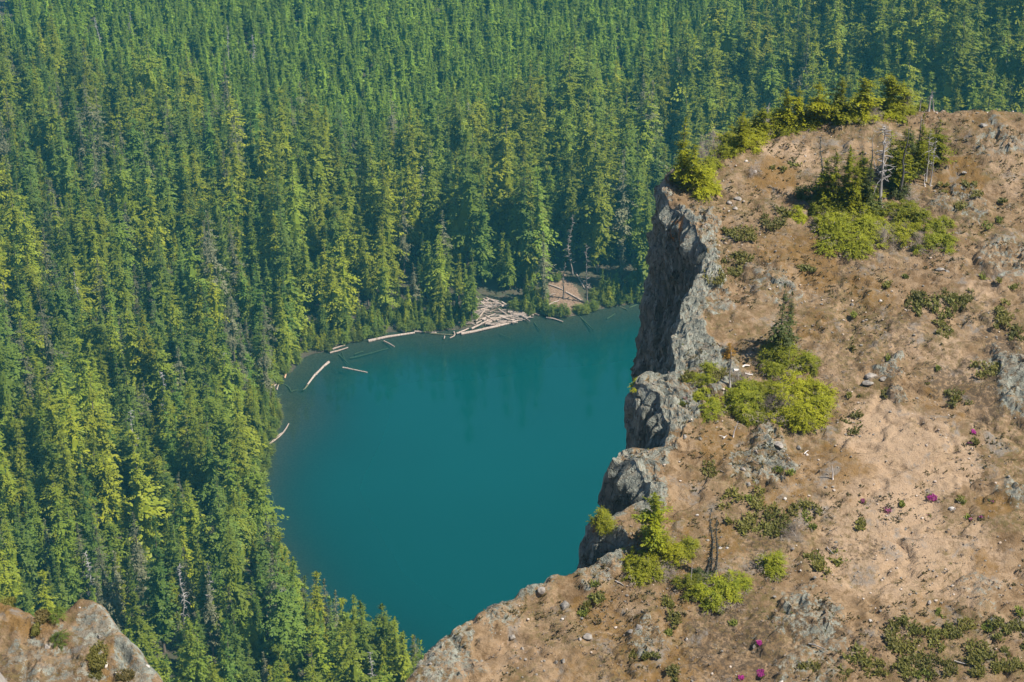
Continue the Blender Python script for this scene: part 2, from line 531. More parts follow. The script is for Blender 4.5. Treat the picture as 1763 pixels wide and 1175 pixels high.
def terrain_z(x, y, d=None):
    x = np.asarray(x, float); y = np.asarray(y, float)
    if d is None: d = lake_dist(x, y)
    dl = np.maximum(d, 0)
    land = 0.25 + 7.5 * (1 - np.exp(-dl / 28)) + 0.02 * dl
    land = land + 55 * sstep(60, 230, x) * sstep(300, 600, y)
    land = land + np.maximum(0, y - 780) * 0.055
    land = land + fbm(x / 60, y / 60, o=3, seed=5) * 3.0 * sstep(8, 60, dl)
    hs = (H - 2.0) - 0.92 * np.maximum(y, 2) + np.minimum(0, 0)
    hs = np.where(y < 2, H - 2.0 - 0.92 * 2 + (2 - y) * 0.15, hs)
    hs = hs + fbm(x / 25, y / 25, o=3, seed=8) * 0.8
    k = 6.0
    land = np.where(hs > land + 40, hs, land + k * np.log1p(np.exp(np.clip((hs - land) / k, -30, 30))) - (0 if k else 0))
    shelf = sstep(505, 560, y)
    depth = (-d * 0.09 + 0.34 * 5 * np.log1p(np.exp(np.clip((-d - 17) / 5, -30, 30)))) * shelf + (1 - shelf) * (-d * 0.30)
    depth = np.minimum(depth, 25)
    return np.where(d > 0, land, -depth)


bank_px = np.array([(955, 560), (960, 470), (1010, 440), (1080, 460), (1120, 560), (1210, 670), (1130, 765), (1085, 770), (1000, 730), (960, 700)], float) / 3.916 + np.array([700, 350])
jam_px = np.array([(440, 800), (475, 708), (640, 704), (720, 738), (870, 745), (860, 770), (700, 810), (330, 890), (400, 850)], float) / 3.916 + np.array([700, 350])


def in_poly(u, v, poly):
    u = np.asarray(u, float); v = np.asarray(v, float)
    ins = np.zeros(u.shape, bool)
    for (ax, ay), (bx, by) in zip(poly, np.roll(poly, -1, 0)):
        if ay != by:
            ins ^= ((ay > v) != (by > v)) & (u < (bx - ax) * (v - ay) / (by - ay) + ax)
    return ins


def axis(lo, hi, flo, fhi, fine, coarse):
    a = list(np.arange(lo, flo, coarse)) + list(np.arange(flo, fhi, fine)) + list(np.arange(fhi, hi + coarse, coarse))
    return np.array(a)


gx = axis(-1800, 1800, -150, 110, 2.5, 45)
gy = axis(-300, 3600, 370, 700, 2.5, 30)
X, Y = np.meshgrid(gx, gy)
D = lake_dist(X, Y)
Z = terrain_z(X, Y, D)
pu, pv, _ = project(np.stack([X, Y, Z], -1))
dirt = 0
for i_ in range(6):
    dirt = dirt + in_poly(pu + fbm(X / 5, Y / 5, o=3, seed=60 + i_) * 16, pv + fbm(X / 5, Y / 5, o=3, seed=70 + i_) * 12, bank_px) / 6.0
dirt = np.maximum(dirt, ((pu < 26) & (pv < 34) & (pu > -80) & (pv > -40) & (Y > 500)).astype(float))
dirt = np.maximum(dirt, 0.5 * sstep(1.6, 0.3, D) * (D > -0.4) * (pv < 575))
dirt = np.maximum(dirt, sstep(330, 200, Y) * 0.9)
bed = sstep(0.6, -0.6, D)
ny, nx = X.shape
idx = np.arange(ny * nx).reshape(ny, nx)
quads = np.stack([idx[:-1, :-1], idx[:-1, 1:], idx[1:, 1:], idx[1:, :-1]], -1).reshape(-1, 4)
tag(link('terrain', mesh_np('terrain', np.stack([X, Y, Z], -1).reshape(-1, 3), quads, [M['ground']],
                           {'dirt': dirt.ravel(), 'bed': bed.ravel()}, True)), kind='structure')

# lake surface: a grid sheet that runs a little under the banks
lx = np.arange(lake[:, 0].min() - 6, lake[:, 0].max() + 6, 2.0)
ly = np.arange(lake[:, 1].min() - 6, lake[:, 1].max() + 6, 2.0)
LX, LY = np.meshgrid(lx, ly)
LD = lake_dist(LX, LY)
depth = np.maximum(0, -terrain_z(LX, LY, LD))
ny, nx = LX.shape
idx = np.arange(ny * nx).reshape(ny, nx)
q = np.stack([idx[:-1, :-1], idx[:-1, 1:], idx[1:, 1:], idx[1:, :-1]], -1).reshape(-1, 4)
keep = (LD.ravel()[q].min(1) < 2.5)
q = q[keep]
used = np.unique(q)
remap = np.full(ny * nx, -1); remap[used] = np.arange(len(used))
V = np.stack([LX, LY, np.zeros_like(LX)], -1).reshape(-1, 3)[used]
tag(link('lake_water', mesh_np('lake_water', V, remap[q], [M['water']], {'depth': depth.ravel()[used]}, True)), kind='structure')

# ------------------------------------------------------------------ the bluff
YB, ZB, SL = 95.0, H - 73.7, 0.287


def on_plane(u, v, yb=YB, zb=ZB, sl=SL):
    d = ray(u, v)
    t = (zb - sl * yb - H) / (d[..., 2] - sl * d[..., 1])
    return np.stack([d[..., 0] * t, d[..., 1] * t, H + d[..., 2] * t], -1)


# rim (where flat top breaks to the cliff), photo pixels, near to far
rim_px = np.array([(560, 1330), (640, 1250), (700, 1178), (740, 1122), (800, 1077), (836, 1048), (870, 1031), (915, 1012), (950, 1000), (990, 986),
                   (1015, 973), (1035, 968), (1062, 956), (1082, 942), (1070, 926), (1040, 918), (1018, 908), (1024, 897), (1060, 886),
                   (1112, 868), (1122, 850), (1108, 826), (1088, 806), (1048, 797), (1062, 784),
                   (1146, 776), (1154, 752), (1152, 728), (1136, 698), (1108, 682), (1086, 672),
                   (1100, 664), (1160, 650), (1168, 625), (1158, 600), (1166, 565), (1178, 535), (1192, 500), (1208, 470), (1216, 442),
                   (1206, 415), (1198, 395), (1180, 372), (1156, 350), (1138, 334), (1140, 322)], float)
rim_w = on_plane(rim_px[:, 0], rim_px[:, 1])
crest_px = np.array([(1100, 330), (1140, 322), (1190, 296), (1240, 274), (1300, 247), (1400, 225), (1500, 212), (1600, 199), (1700, 201), (1763, 211), (1900, 240)], float)
crest_w = on_plane(crest_px[:, 0], crest_px[:, 1])
YC0 = rim_w[-1, 1]


def blob(x, y, lst, seed):
    """Patches given as (u, v, radius px, weight[, squash])."""
    wx = fbm(x / 1.6, y / 1.6, o=3, seed=seed) * 0.9
    wy = fbm(x / 1.6, y / 1.6, o=3, seed=seed + 50) * 0.9
    out = np.zeros_like(x)
    for e in lst:
        p = on_plane(e[0], e[1])
        r = e[2] / 24.0
        dd = np.sqrt(((x + wx - p[0]) / r) ** 2 + ((y + wy - p[1]) / (r * (e[4] if len(e) > 4 else 1.25))) ** 2)
        out = np.maximum(out, e[3] * sstep(1.25, 0.55, dd))
    return out


ROCKY = [(1210, 470, 45, .9, 2.0), (1190, 560, 40, .9, 2.0), (1200, 620, 50, .95), (1165, 700, 50, .7), (1240, 520, 30, .5), (1230, 650, 40, .6),
         (1120, 780, 50, .6), (1100, 840, 45, .8), (1750, 660, 62, .62, 1.6), (1740, 450, 60, .45), (1390, 1062, 56, .5), (1370, 1120, 60, .42),
         (1210, 385, 50, .55), (1330, 490, 50, .45), (1650, 350, 55, .45), (1720, 250, 60, .45), (1500, 235, 60, .3), (1060, 940, 40, .7), (1040, 985, 30, .5),
         (770, 1130, 55, .6), (860, 1060, 40, .5), (720, 1180, 60, .5), (940, 1010, 25, .4), (1100, 1090, 30, .5), (1700, 1020, 45, .4), (1290, 800, 40, .5),
         (1330, 780, 40, .55), (1750, 840, 30, .6), (1395, 1150, 70, .42), (1560, 690, 25, .5), (1530, 645, 25, .6), (1180, 660, 40, .6)]
PALE = [(1350, 260, 60, .6), (1260, 330, 40, .4), (1420, 280, 50, .5), (1500, 430, 35, .4), (1530, 760, 80, .8), (1640, 620, 60, .5), (1560, 900, 90, .75),
        (1620, 790, 70, .7), (1480, 960, 80, .6), (1650, 960, 90, .6), (1470, 860, 60, .6), (1560, 600, 40, .5), (1690, 500, 40, .5), (1740, 300, 50, .5), (900, 1080, 70, .35),
        (1000, 1130, 80, .35), (1560, 1030, 60, .6), (1310, 700, 60, .35), (1700, 720, 60, .4), (1440, 640, 50, .4), (1240, 860, 40, .3)]
OCHRE = [(1330, 300, 80, .7, .8), (1400, 450, 70, .7), (1330, 420, 50, .6), (1440, 800, 60, .6), (1380, 810, 50, .5), (1650, 300, 60, .8), (1500, 500, 50, .6), (1180, 1010, 60, .5),
         (1040, 1050, 60, .6), (1130, 1120, 80, .6), (1250, 930, 50, .6), (1640, 700, 50, .5), (1720, 860, 30, .7), (1690, 960, 30, .6), (1400, 550, 40, .5), (1220, 380, 40, .4), (1700, 210, 60, .6),
         (1240, 760, 50, .6), (1350, 860, 50, .5), (1560, 1050, 40, .5), (1620, 1060, 50, .5), (980, 1160, 60, .5), (1150, 900, 40, .5)]
DARKP = [(1640, 660, 40, .7), (1690, 690, 40, .7), (1745, 640, 50, .8), (1735, 590, 40, .6), (1600, 330, 60, .4), (1300, 450, 60, .45), (1420, 620, 60, .35), (1560, 640, 50, .4), (1490, 940, 30, .5), (1250, 1110, 80, .6), (1310, 1130, 60, .6), (1550, 560, 60, .5), (1690, 560, 50, .5), (1480, 600, 40, .45),
         (1400, 1090, 40, .6), (1060, 1130, 50, .5), (1450, 430, 70, .4), (1380, 230, 60, .4), (1650, 1120, 80, .3), (1320, 920, 60, .5), (1720, 640, 30, .8), (1270, 460, 50, .4), (1470, 290, 50, .4),
         (1390, 1070, 25, .6), (1480, 1110, 40, .5), (1300, 400, 40, .4)]
LICH = [(1176, 376, 12, .9, 2.6), (1163, 362, 10, .8), (1190, 398, 9, .7, 2.0), (1150, 318, 12, .5)]


def rim_x(y):
    return np.interp(y, rim_w[:, 1], rim_w[:, 0])


def top_z(x, y, rocky=None):
    """Height of the bluff's top surface."""
    x = np.asarray(x, float); y = np.asarray(y, float)
    if rocky is None: rocky = blob(x, y, ROCKY, 11)
    z = ZB + SL * (y - YB)
    z = z + fbm(x / 11, y / 11, o=3, seed=21) * 0.42 * sstep(0, 3, np.abs(x - rim_x(y)) + 0.4)
    z = z + fbm(x / 1.7, y / 1.7, o=4, seed=22) * 0.085
    z = z + rocky * (ridged(x / 1.5, y / 1.2, o=5, seed=23) * 0.15 + 0.10)
    bx_, by_ = x / 1.1 + 0.4 * vnoise(x, y, seed=26), y / 0.9 + 0.4 * vnoise(x, y, seed=27)
    z = z + rocky * (0.30 * _hash(np.floor(bx_), np.floor(by_), 0 * bx_, 28) + 0.16 * _hash(np.floor(bx_ * 2.3), np.floor(by_ * 2.3), 0 * bx_, 29))
    z = z + fbm(x / 0.5, y / 0.5, o=2, seed=30) * 0.03
    # small steps of broken rock showing through the soil
    st = fbm(x / 4.5, y / 3.0, o=4, seed=24)
    z = z + 0.24 * sstep(0.03, 0.06, st) - 0.18 * sstep(-0.33, -0.30, st)
    st2 = fbm(x / 1.5, y / 1.0, o=4, seed=25)
    z = z + 0.09 * sstep(0.10, 0.13, st2) - 0.08 * sstep(-0.40, -0.36, st2)
    tt_ = ridged(x / 2.2 + 0.3 * vnoise(x, y, seed=48), y / 1.1, o=4, seed=49) * 2.6
    fr_ = tt_ - np.floor(tt_)
    z = z + rocky * 0.11 * (np.floor(tt_) + sstep(0.78, 1.0, fr_))
    z = z + 0.16 * sstep(0.42, 0.50, rocky + fbm(x / 0.7, y / 0.7, o=3, seed=34) * 0.35)
    yc = np.interp(x, crest_w[:, 0], crest_w[:, 1])
    z = z - 0.22 * np.maximum(0, y - yc) ** 2
    xr = 62.0
    z = z - 0.06 * np.maximum(0, x - xr) ** 2
    near = np.maximum(0, 0.9 - (x - rim_x(y)))
    z = z - 0.22 * near ** 2 * sstep(128, 96, y) * 1.6   # the near edge rounds over
    z = z - 0.22 * np.maximum(0, 0.8 - (x - rim_x(y))) ** 2 * sstep(120, 130, y)
    return z


ys = np.concatenate([np.arange(78, 88, 0.4), np.arange(88, 128, 0.115), np.arange(128, YC0 + 1, 0.125), np.arange(YC0 + 1, YC0 + 26, 0.3)])
NR = len(ys)
xr = rim_x(ys)
xr = np.where(ys > YC0, rim_w[-1, 0] + (ys - YC0) * 0.25, xr)
xr = xr + fbm(ys / 1.6, ys * 0 + 3, o=4, seed=31) * 0.18 + 0.22 * (_hash(np.floor(ys / 0.55 + 0.3 * vnoise(ys, ys * 0)), ys * 0, ys * 0, 32) - 0.5)
s_top = np.concatenate([np.arange(0, 2.0, 0.10), np.arange(2.0, 44, 0.155), np.arange(44, 80, 1.2)])
s_cur = np.concatenate([np.arange(0.12, 4, 0.13), np.arange(4, 22, 0.24), np.arange(22, 60, 1.2), np.arange(60, 110, 5)])[::-1]
TX = xr[:, None] + s_top[None, :]
TY = np.repeat(ys[:, None], len(s_top), 1)
rocky = np.zeros_like(TX)
rocky = blob(TX, TY, ROCKY, 11)
edge = sstep(1.6, 0.2, s_top)[None, :] * (0.55 + 0.4 * fbm(TY / 2.2, TX / 2.2, o=3, seed=37))
rocky = np.clip(np.maximum(rocky, edge), 0, 1)
TZ = top_z(TX, TY, rocky)
nrm_y = np.gradient(xr, ys)                      # outward direction in plan = (-1, dx/dy)
ln = np.sqrt(1 + nrm_y ** 2)
ox, oy = -1 / ln, np.clip(nrm_y / ln, -0.8, 0.8)
for _ in range(6):
    ox = np.convolve(np.pad(ox, 2, 'edge'), np.ones(5) / 5, 'valid')
    oy = np.convolve(np.pad(oy, 2, 'edge'), np.ones(5) / 5, 'valid')
LEAN = 0.06
CH = s_cur[None, :] + 0 * TX[:, :1]
arc = np.concatenate([[0], np.cumsum(np.hypot(np.diff(xr), np.diff(ys)))])[:, None]
lean = LEAN * CH + 0.15 * sstep(0, 1.2, CH)
w = sstep(0, 1.0, CH)
disp = (ridged(arc / 1.3 + 0.10 * CH, CH / 9.0, o=5, seed=41) * 0.40 + fbm(arc / 0.9, CH / 1.6, o=4, seed=42) * 0.20 + fbm(arc / 6, CH / 5, o=2, seed=43) * 0.55) * w
stepn = fbm(arc / 3.0, CH / 2.6, o=3, seed=44)
disp = disp + 0.16 * sstep(0.0, 0.08, stepn) * w


def blocks(a, b, seed, wx=1.0):
    """Fractured blocks: one random step per warped cell."""
    a2 = a + 0.35 * fbm(a * 1.3, b * 1.3, o=3, seed=seed); b2 = b + 0.35 * fbm(a * 1.3 + 9, b * 1.3, o=3, seed=seed + 1)
    return _hash(np.floor(a2), np.floor(b2), np.zeros_like(a2), seed)


ARC = arc + 0 * CH
for k_, (sa, sb, dp, wd_) in enumerate([(1.7, 11, .55, .10), (0.8, 6, .28, .12), (4.0, 1.8, .22, .07)]):
    disp = disp - dp * (1 - sstep(0.0, wd_, np.abs(vnoise(ARC / sa + 0.12 * CH / sa + 0.3 * fbm(ARC, CH / 2, o=2, seed=58), CH / sb, seed=91 + k_)))) * w
disp = disp - 0.30 * w
disp = disp + (0.30 * blocks(ARC / 1.1 + 0.15 * CH, CH / 4.2, 46) + 0.22 * blocks(ARC / 0.45, CH / 1.6, 47)) * w
CX = xr[:, None] - lean + disp * ox[:, None]
CY = ys[:, None] + disp * oy[:, None]
CZ = TZ[:, :1] - CH + fbm(arc / 1.2, CH / 1.2, o=3, seed=45) * 0.12 * w
tz_c = terrain_z(CX[::6, ::4], CY[::6, ::4]).min()
GX = np.concatenate([CX, TX], 1); GY = np.concatenate([CY, TY], 1); GZ = np.concatenate([CZ, TZ], 1)
GZ = np.maximum(GZ, -5.0)
rk = np.concatenate([np.ones_like(CX), rocky], 1)
pale = np.concatenate([np.zeros_like(CX), blob(TX, TY, PALE, 61)], 1)
ochre = np.concatenate([np.zeros_like(CX), blob(TX, TY, OCHRE, 62)], 1)
darkp = np.concatenate([np.zeros_like(CX), blob(TX, TY, DARKP, 63)], 1)
lich = blob(GX, GY, LICH, 64) * np.concatenate([sstep(5, 1, CH) , np.ones_like(TX)], 1)
rk = np.maximum(rk, (lich > 0.3) * 0.9)
ny, nx = GX.shape
idx = np.arange(ny * nx).reshape(ny, nx)
quads = np.stack([idx[:-1, :-1], idx[:-1, 1:], idx[1:, 1:], idx[1:, :-1]], -1).reshape(-1, 4)
tag(link('bluff_hill', mesh_np('bluff_hill', np.stack([GX, GY, GZ], -1).reshape(-1, 3), quads, [M['rock']],
                              {'rock': rk.ravel(), 'pale': pale.ravel(), 'ochre': ochre.ravel(), 'dark': darkp.ravel(), 'lichen': lich.ravel(), 'crag': np.concatenate([np.ones_like(CX), 0.15 * rocky], 1).ravel()}, rk.ravel()[quads].mean(1) < 0.45)),
    kind='structure')


def on_bluff(u, v):
    """Point of the bluff's top under photo pixel (u, v); off the skyline, the nearest point of the crest."""
    d = ray(float(u), float(v))
    t0 = on_plane(float(u), float(v))[1] / d[1]
    t = np.linspace(t0 * 0.94, min(t0 * 1.12, 190), 600)
    x, y = d[0] * t, d[1] * t
    z = top_z(x, y)
    gap = (H + d[2] * t) - z
    hit = np.where(gap <= 0)[0]
    i = hit[0] if len(hit) and hit[0] > 0 else int(np.argmin(np.abs(gap)))
    return np.array([x[i], y[i], z[i]])


def slant(p):
    return p[1] * cp - (p[2] - H) * sp


# ------------------------------------------------------------------ left outcrop
OUT_Y, OUT_Z, OUT_S = 75.0, H - 53.9, 0.30
oc_px = np.array([(-220, 1000), (-60, 1012), (0, 1033), (30, 1047), (60, 1054), (110, 1052), (135, 1040), (150, 1038), (170, 1046), (190, 1066), (215, 1092), (235, 1112), (256, 1142), (274, 1178), (300, 1235), (340, 1330)], float)
oc_w = on_plane(oc_px[:, 0], oc_px[:, 1] + 4, OUT_Y, OUT_Z, OUT_S)


def out_z(x, y):
    z = OUT_Z + OUT_S * (y - OUT_Y)
    yc = np.interp(x, oc_w[:, 0], oc_w[:, 1]) + fbm(x / 1.2, x * 0, o=3, seed=78) * .22 - .45
    to_ = ridged(x / 2.4 + .3 * y, y / 1.0, o=4, seed=79) * 2.2
    z = z + 0.06 * (np.floor(to_) + sstep(.75, 1, to_ - np.floor(to_))) - .1
    z = z + fbm(x / 3.5, y / 3.5, o=3, seed=71) * 0.22 + ridged(x / 1.1, y / 1.1, o=5, seed=72) * 0.08 + 0.16 * _hash(np.floor(x / 0.8 + vnoise(x, y, seed=74) * .6), np.floor(y / 0.7 + vnoise(x, y, seed=75) * .6), 0 * x, 76) + fbm(x / .3, y / .3, o=2, seed=77) * .03
    # the hollow below the knob and the crack across it
    cxy = on_plane(212.0, 1132.0, OUT_Y, OUT_Z, OUT_S)
    z = z - 0.5 * np.exp(-(((x - cxy[0]) + (y - cxy[1]) * 0.7) / 0.28) ** 2 - (((x - cxy[0]) * 0.6 - (y - cxy[1])) / 0.7) ** 2)
    kxy = on_plane(170.0, 1080.0, OUT_Y, OUT_Z, OUT_S)
    z = z + 0.02 * np.exp(-((x - kxy[0]) / 1.1) ** 2 - ((y - kxy[1]) / 1.0) ** 2)
    return z - 0.7 * np.maximum(0, y - yc) ** 2


OX, OY = np.meshgrid(np.arange(-34, -6, 0.085), np.concatenate([np.arange(56, 70, 0.3), np.arange(70, 82, 0.075), np.arange(82, 92, 0.5)]))
OZ = out_z(OX, OY)


def oblob(lst, seed):
    wx = fbm(OX / 0.7, OY / 0.7, o=3, seed=seed) * 0.35
    out = np.zeros_like(OX)
    for e in lst:
        p = on_plane(e[0], e[1], OUT_Y, OUT_Z, OUT_S); r = e[2] / 37.0
        dd = np.sqrt(((OX + wx - p[0]) / r) ** 2 + ((OY + wx - p[1]) / (r * 1.2)) ** 2)
        out = np.maximum(out, e[3] * sstep(1.25, 0.55, dd))
    return out


ny, nx = OX.shape
idx = np.arange(ny * nx).reshape(ny, nx)
quads = np.stack([idx[:-1, :-1], idx[:-1, 1:], idx[1:, 1:], idx[1:, :-1]], -1).reshape(-1, 4)
tag(link('outcrop_hill', mesh_np('outcrop_hill', np.stack([OX, OY, OZ], -1).reshape(-1, 3), quads, [M['rock']],
                                {'rock': oblob([(170, 1075, 50, .62), (225, 1125, 45, .62), (245, 1165, 40, .62), (60, 1160, 90, .48), (150, 1160, 40, .45), (100, 1100, 40, .4)], 81).ravel(),
                                 'pale': oblob([(60, 1120, 60, .3), (160, 1060, 25, .6)], 82).ravel(),
                                 'ochre': oblob([(60, 1060, 60, .8), (20, 1045, 40, .8), (180, 1150, 35, .7)], 83).ravel(),
                                 'dark': oblob([(40, 1150, 60, .45), (70, 1060, 40, .3)], 84).ravel(),
                                 'lichen': np.zeros(OX.size)}, True)), kind='structure')


def on_outcrop(u, v):
    p = on_plane(float(u), float(v), OUT_Y, OUT_Z, OUT_S)
    d = ray(float(u), float(v)); t = p[1] / d[1]
    for _ in range(6):
        x, y = d[0] * t, d[1] * t
        z = out_z(np.array([x]), np.array([y]))[0]
        t += ((H + d[2] * t) - z) / (OUT_S * d[1] - d[2])
    return np.array([d[0] * t, d[1] * t, z])


# ------------------------------------------------------------------ plant generators
def tube(acc, pts, rads, sides=6, tint=0.5):
    pts = np.asarray(pts, float); n = len(pts)
    tan = np.gradient(pts, axis=0)
    tan /= np.linalg.norm(tan, axis=1)[:, None] + 1e-9
    ref = np.where(np.abs(tan[:, 2:3]) > 0.9, np.array([[1., 0, 0]]), np.array([[0, 0, 1.]]))
    a = np.cross(tan, ref); a /= np.linalg.norm(a, axis=1)[:, None] + 1e-9
    b = np.cross(tan, a)
    th = np.linspace(0, 2 * np.pi, sides, endpoint=False)
    v = pts[:, None, :] + np.asarray(rads)[:, None, None] * (np.cos(th)[None, :, None] * a[:, None, :] + np.sin(th)[None, :, None] * b[:, None, :])
    v = v.reshape(-1, 3)
    f = []
    for i in range(n - 1):
        for k in range(sides):
            k2 = (k + 1) % sides
            f.append((i * sides + k, i * sides + k2, (i + 1) * sides + k2, (i + 1) * sides + k))
    acc.add(v, f, tint)
    v2 = np.concatenate([v[:sides], pts[:1], v[-sides:], pts[-1:]])
    f2 = [((k + 1) % sides, k, sides) for k in range(sides)] + [(sides + 1 + k, sides + 1 + (k + 1) % sides, 2 * sides + 1) for k in range(sides)]
    acc.add(v2, f2, tint)


def sprays(acc, p, d, L, W, tint, g, fold=0.25, nz=0.45):
    """Small needle sprays: kites of length L, half width W from p along d."""
    n = len(p)
    d = d / (np.linalg.norm(d, axis=1)[:, None] + 1e-9)
    up = np.array([[0, 0, 1.]]) + g.normal(0, nz, (n, 3))
    s = np.cross(d, up); s /= np.linalg.norm(s, axis=1)[:, None] + 1e-9
    nrm = np.cross(s, d)
    L = L[:, None]; W = W[:, None]
    v0 = p
    v1 = p + d * L * 0.55 + s * W - nrm * W * fold
    v2 = p + d * L
    v3 = p + d * L * 0.55 - s * W - nrm * W * fold
    v = np.stack([v0, v1, v2, v3], 1).reshape(-1, 3)
    i = np.arange(n)[:, None] * 4
    f = np.concatenate([i + np.array([[0, 1, 2]]), i + np.array([[0, 2, 3]])])
    acc.add(v, f, np.repeat(tint, 4))


def boughs(acc, g, P, az, L, droop, up, npair, w=0.40, sw=0.30, thin=1.0, nz=0.32, dz=0.15):
    """Fir boughs: sprays set herringbone-wise along a drooping branch."""
    n = len(P)
    bt = g.random(n)
    dr = np.stack([np.cos(az), np.sin(az)], -1)
    for k in range(npair + 1):
        f = np.clip((k + 0.6 + g.normal(0, 0.22, n)) / (npair + 0.6), 0.08, 1.0) if k < npair else np.full(n, 0.86)
        c = P.copy()
        c[:, :2] += dr * (L * f)[:, None]
        c[:, 2] += up * L * f - droop * L * f ** 1.8
        tz = up - 1.8 * droop * f ** 0.8
        sl = w * L * (1.08 - 0.72 * f) * g.uniform(0.7, 1.25, n)
        for side in ((-1, 1) if k < npair else (0,)):
            a = az + side * (0.95 - 0.30 * f) + g.normal(0, 0.18, n)
            d = np.stack([np.cos(a), np.sin(a), tz * 0.75 - 0.12 + g.normal(0, dz, n)], -1)
            q = c + g.normal(0, 0.03, (n, 3)) * L[:, None]
            sprays(acc, q, d, sl * (1.25 if side == 0 else 1.0), sl * sw * thin, np.clip(bt * 0.6 + 0.25 * g.random(n) + 0.15 * f, 0, 1), g, 0.25, nz)


def conifer(seed, h, r, nb, npair, base=0.12, power=0.8, droop=0.35, gap=0.4, w=0.40, sw=0.30, up=0.05, rmin=0.05, core=0.0):
    """Returns (crown Acc, trunk Acc) of a conifer of height h and crown radius r."""
    g = np.random.default_rng(seed)
    cr, tk = Acc(), Acc()
    bx, by = g.normal(0, 0.014, 2) * h
    zt = np.linspace(0, 1, 8)
    cx = bx * zt ** 2; cyy = by * zt ** 2
    tube(tk, np.stack([cx, cyy, zt * h * 0.97 - 0.3], -1), 0.012 * h * (1 - zt * 0.93) + 0.01, 7)
    # branch heights bunch into whorls with gaps between them
    nw = max(7, nb // 5)
    wh = base + (1 - base) * np.sort(g.random(nw)) ** 0.85
    t = np.clip(g.choice(wh, nb) + g.normal(0, 0.010, nb), base, 0.99)
    az = g.random(nb) * 2 * np.pi
    side = 1 + gap * vnoise(np.cos(az) * 1.2 + seed, np.sin(az) * 1.2, t * 6, seed=seed)      # lopsided crown
    prof = ((1 - t) / (1 - base)) ** power * (0.5 + 0.5 * sstep(base - 0.02, base + 0.22, t))
    Lb = np.maximum(r * prof * side * (0.7 + 0.45 * g.random(nb)), rmin * r + 0.012 * h)
    P = np.stack([np.interp(t, zt, cx), np.interp(t, zt, cyy), t * h], -1)
    boughs(cr, g, P, az, Lb, droop * (1.15 - 0.5 * t), up + 0.35 * t ** 3, npair, w, sw)
    # short inner boughs close the crown round the stem
    m = nb // 2
    t2 = base + (1 - base) * g.random(m) ** 1.1
    a2 = g.random(m) * 2 * np.pi
    P2 = np.stack([np.interp(t2, zt, cx), np.interp(t2, zt, cyy), t2 * h], -1)
    boughs(cr, g, P2, a2, np.maximum(0.55 * r * ((1 - t2) / (1 - base)) ** power, rmin * r), np.full(m, droop), np.full(m, up), max(2, npair - 3), w * 1.3, sw * 1.2)
    # crown's dense heart: shell added to block light, tinted dark for inner shade
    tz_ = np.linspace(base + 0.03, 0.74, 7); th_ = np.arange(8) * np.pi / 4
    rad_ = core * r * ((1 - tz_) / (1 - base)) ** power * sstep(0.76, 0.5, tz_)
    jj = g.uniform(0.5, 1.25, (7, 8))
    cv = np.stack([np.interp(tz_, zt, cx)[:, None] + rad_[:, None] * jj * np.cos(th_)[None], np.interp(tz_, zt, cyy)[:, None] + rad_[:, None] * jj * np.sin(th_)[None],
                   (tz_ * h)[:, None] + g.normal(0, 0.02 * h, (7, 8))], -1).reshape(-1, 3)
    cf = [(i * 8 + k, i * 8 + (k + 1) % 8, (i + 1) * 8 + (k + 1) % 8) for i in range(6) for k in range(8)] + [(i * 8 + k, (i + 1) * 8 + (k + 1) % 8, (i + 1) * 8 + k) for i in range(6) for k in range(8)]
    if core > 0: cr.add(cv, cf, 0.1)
    n = 12
    p = np.stack([np.full(n, cx[-1]), np.full(n, cyy[-1]), h * (1 - 0.06 * g.random(n))], -1)
    d = np.stack([g.normal(0, 0.5, n), g.normal(0, 0.5, n), 0.6 + g.random(n)], -1)
    sprays(cr, p, d, np.full(n, 0.035 * h), np.full(n, 0.010 * h), g.random(n), g)
    return cr, tk


def join_acc(A, B, off):
    n0 = A.n
    for v in B.v: A.v.append(v + off)
    for f in B.f3: A.f3.append(f + n0)
    for f in B.f4: A.f4.append(f + n0)
    A.t += B.t; A.n += B.n


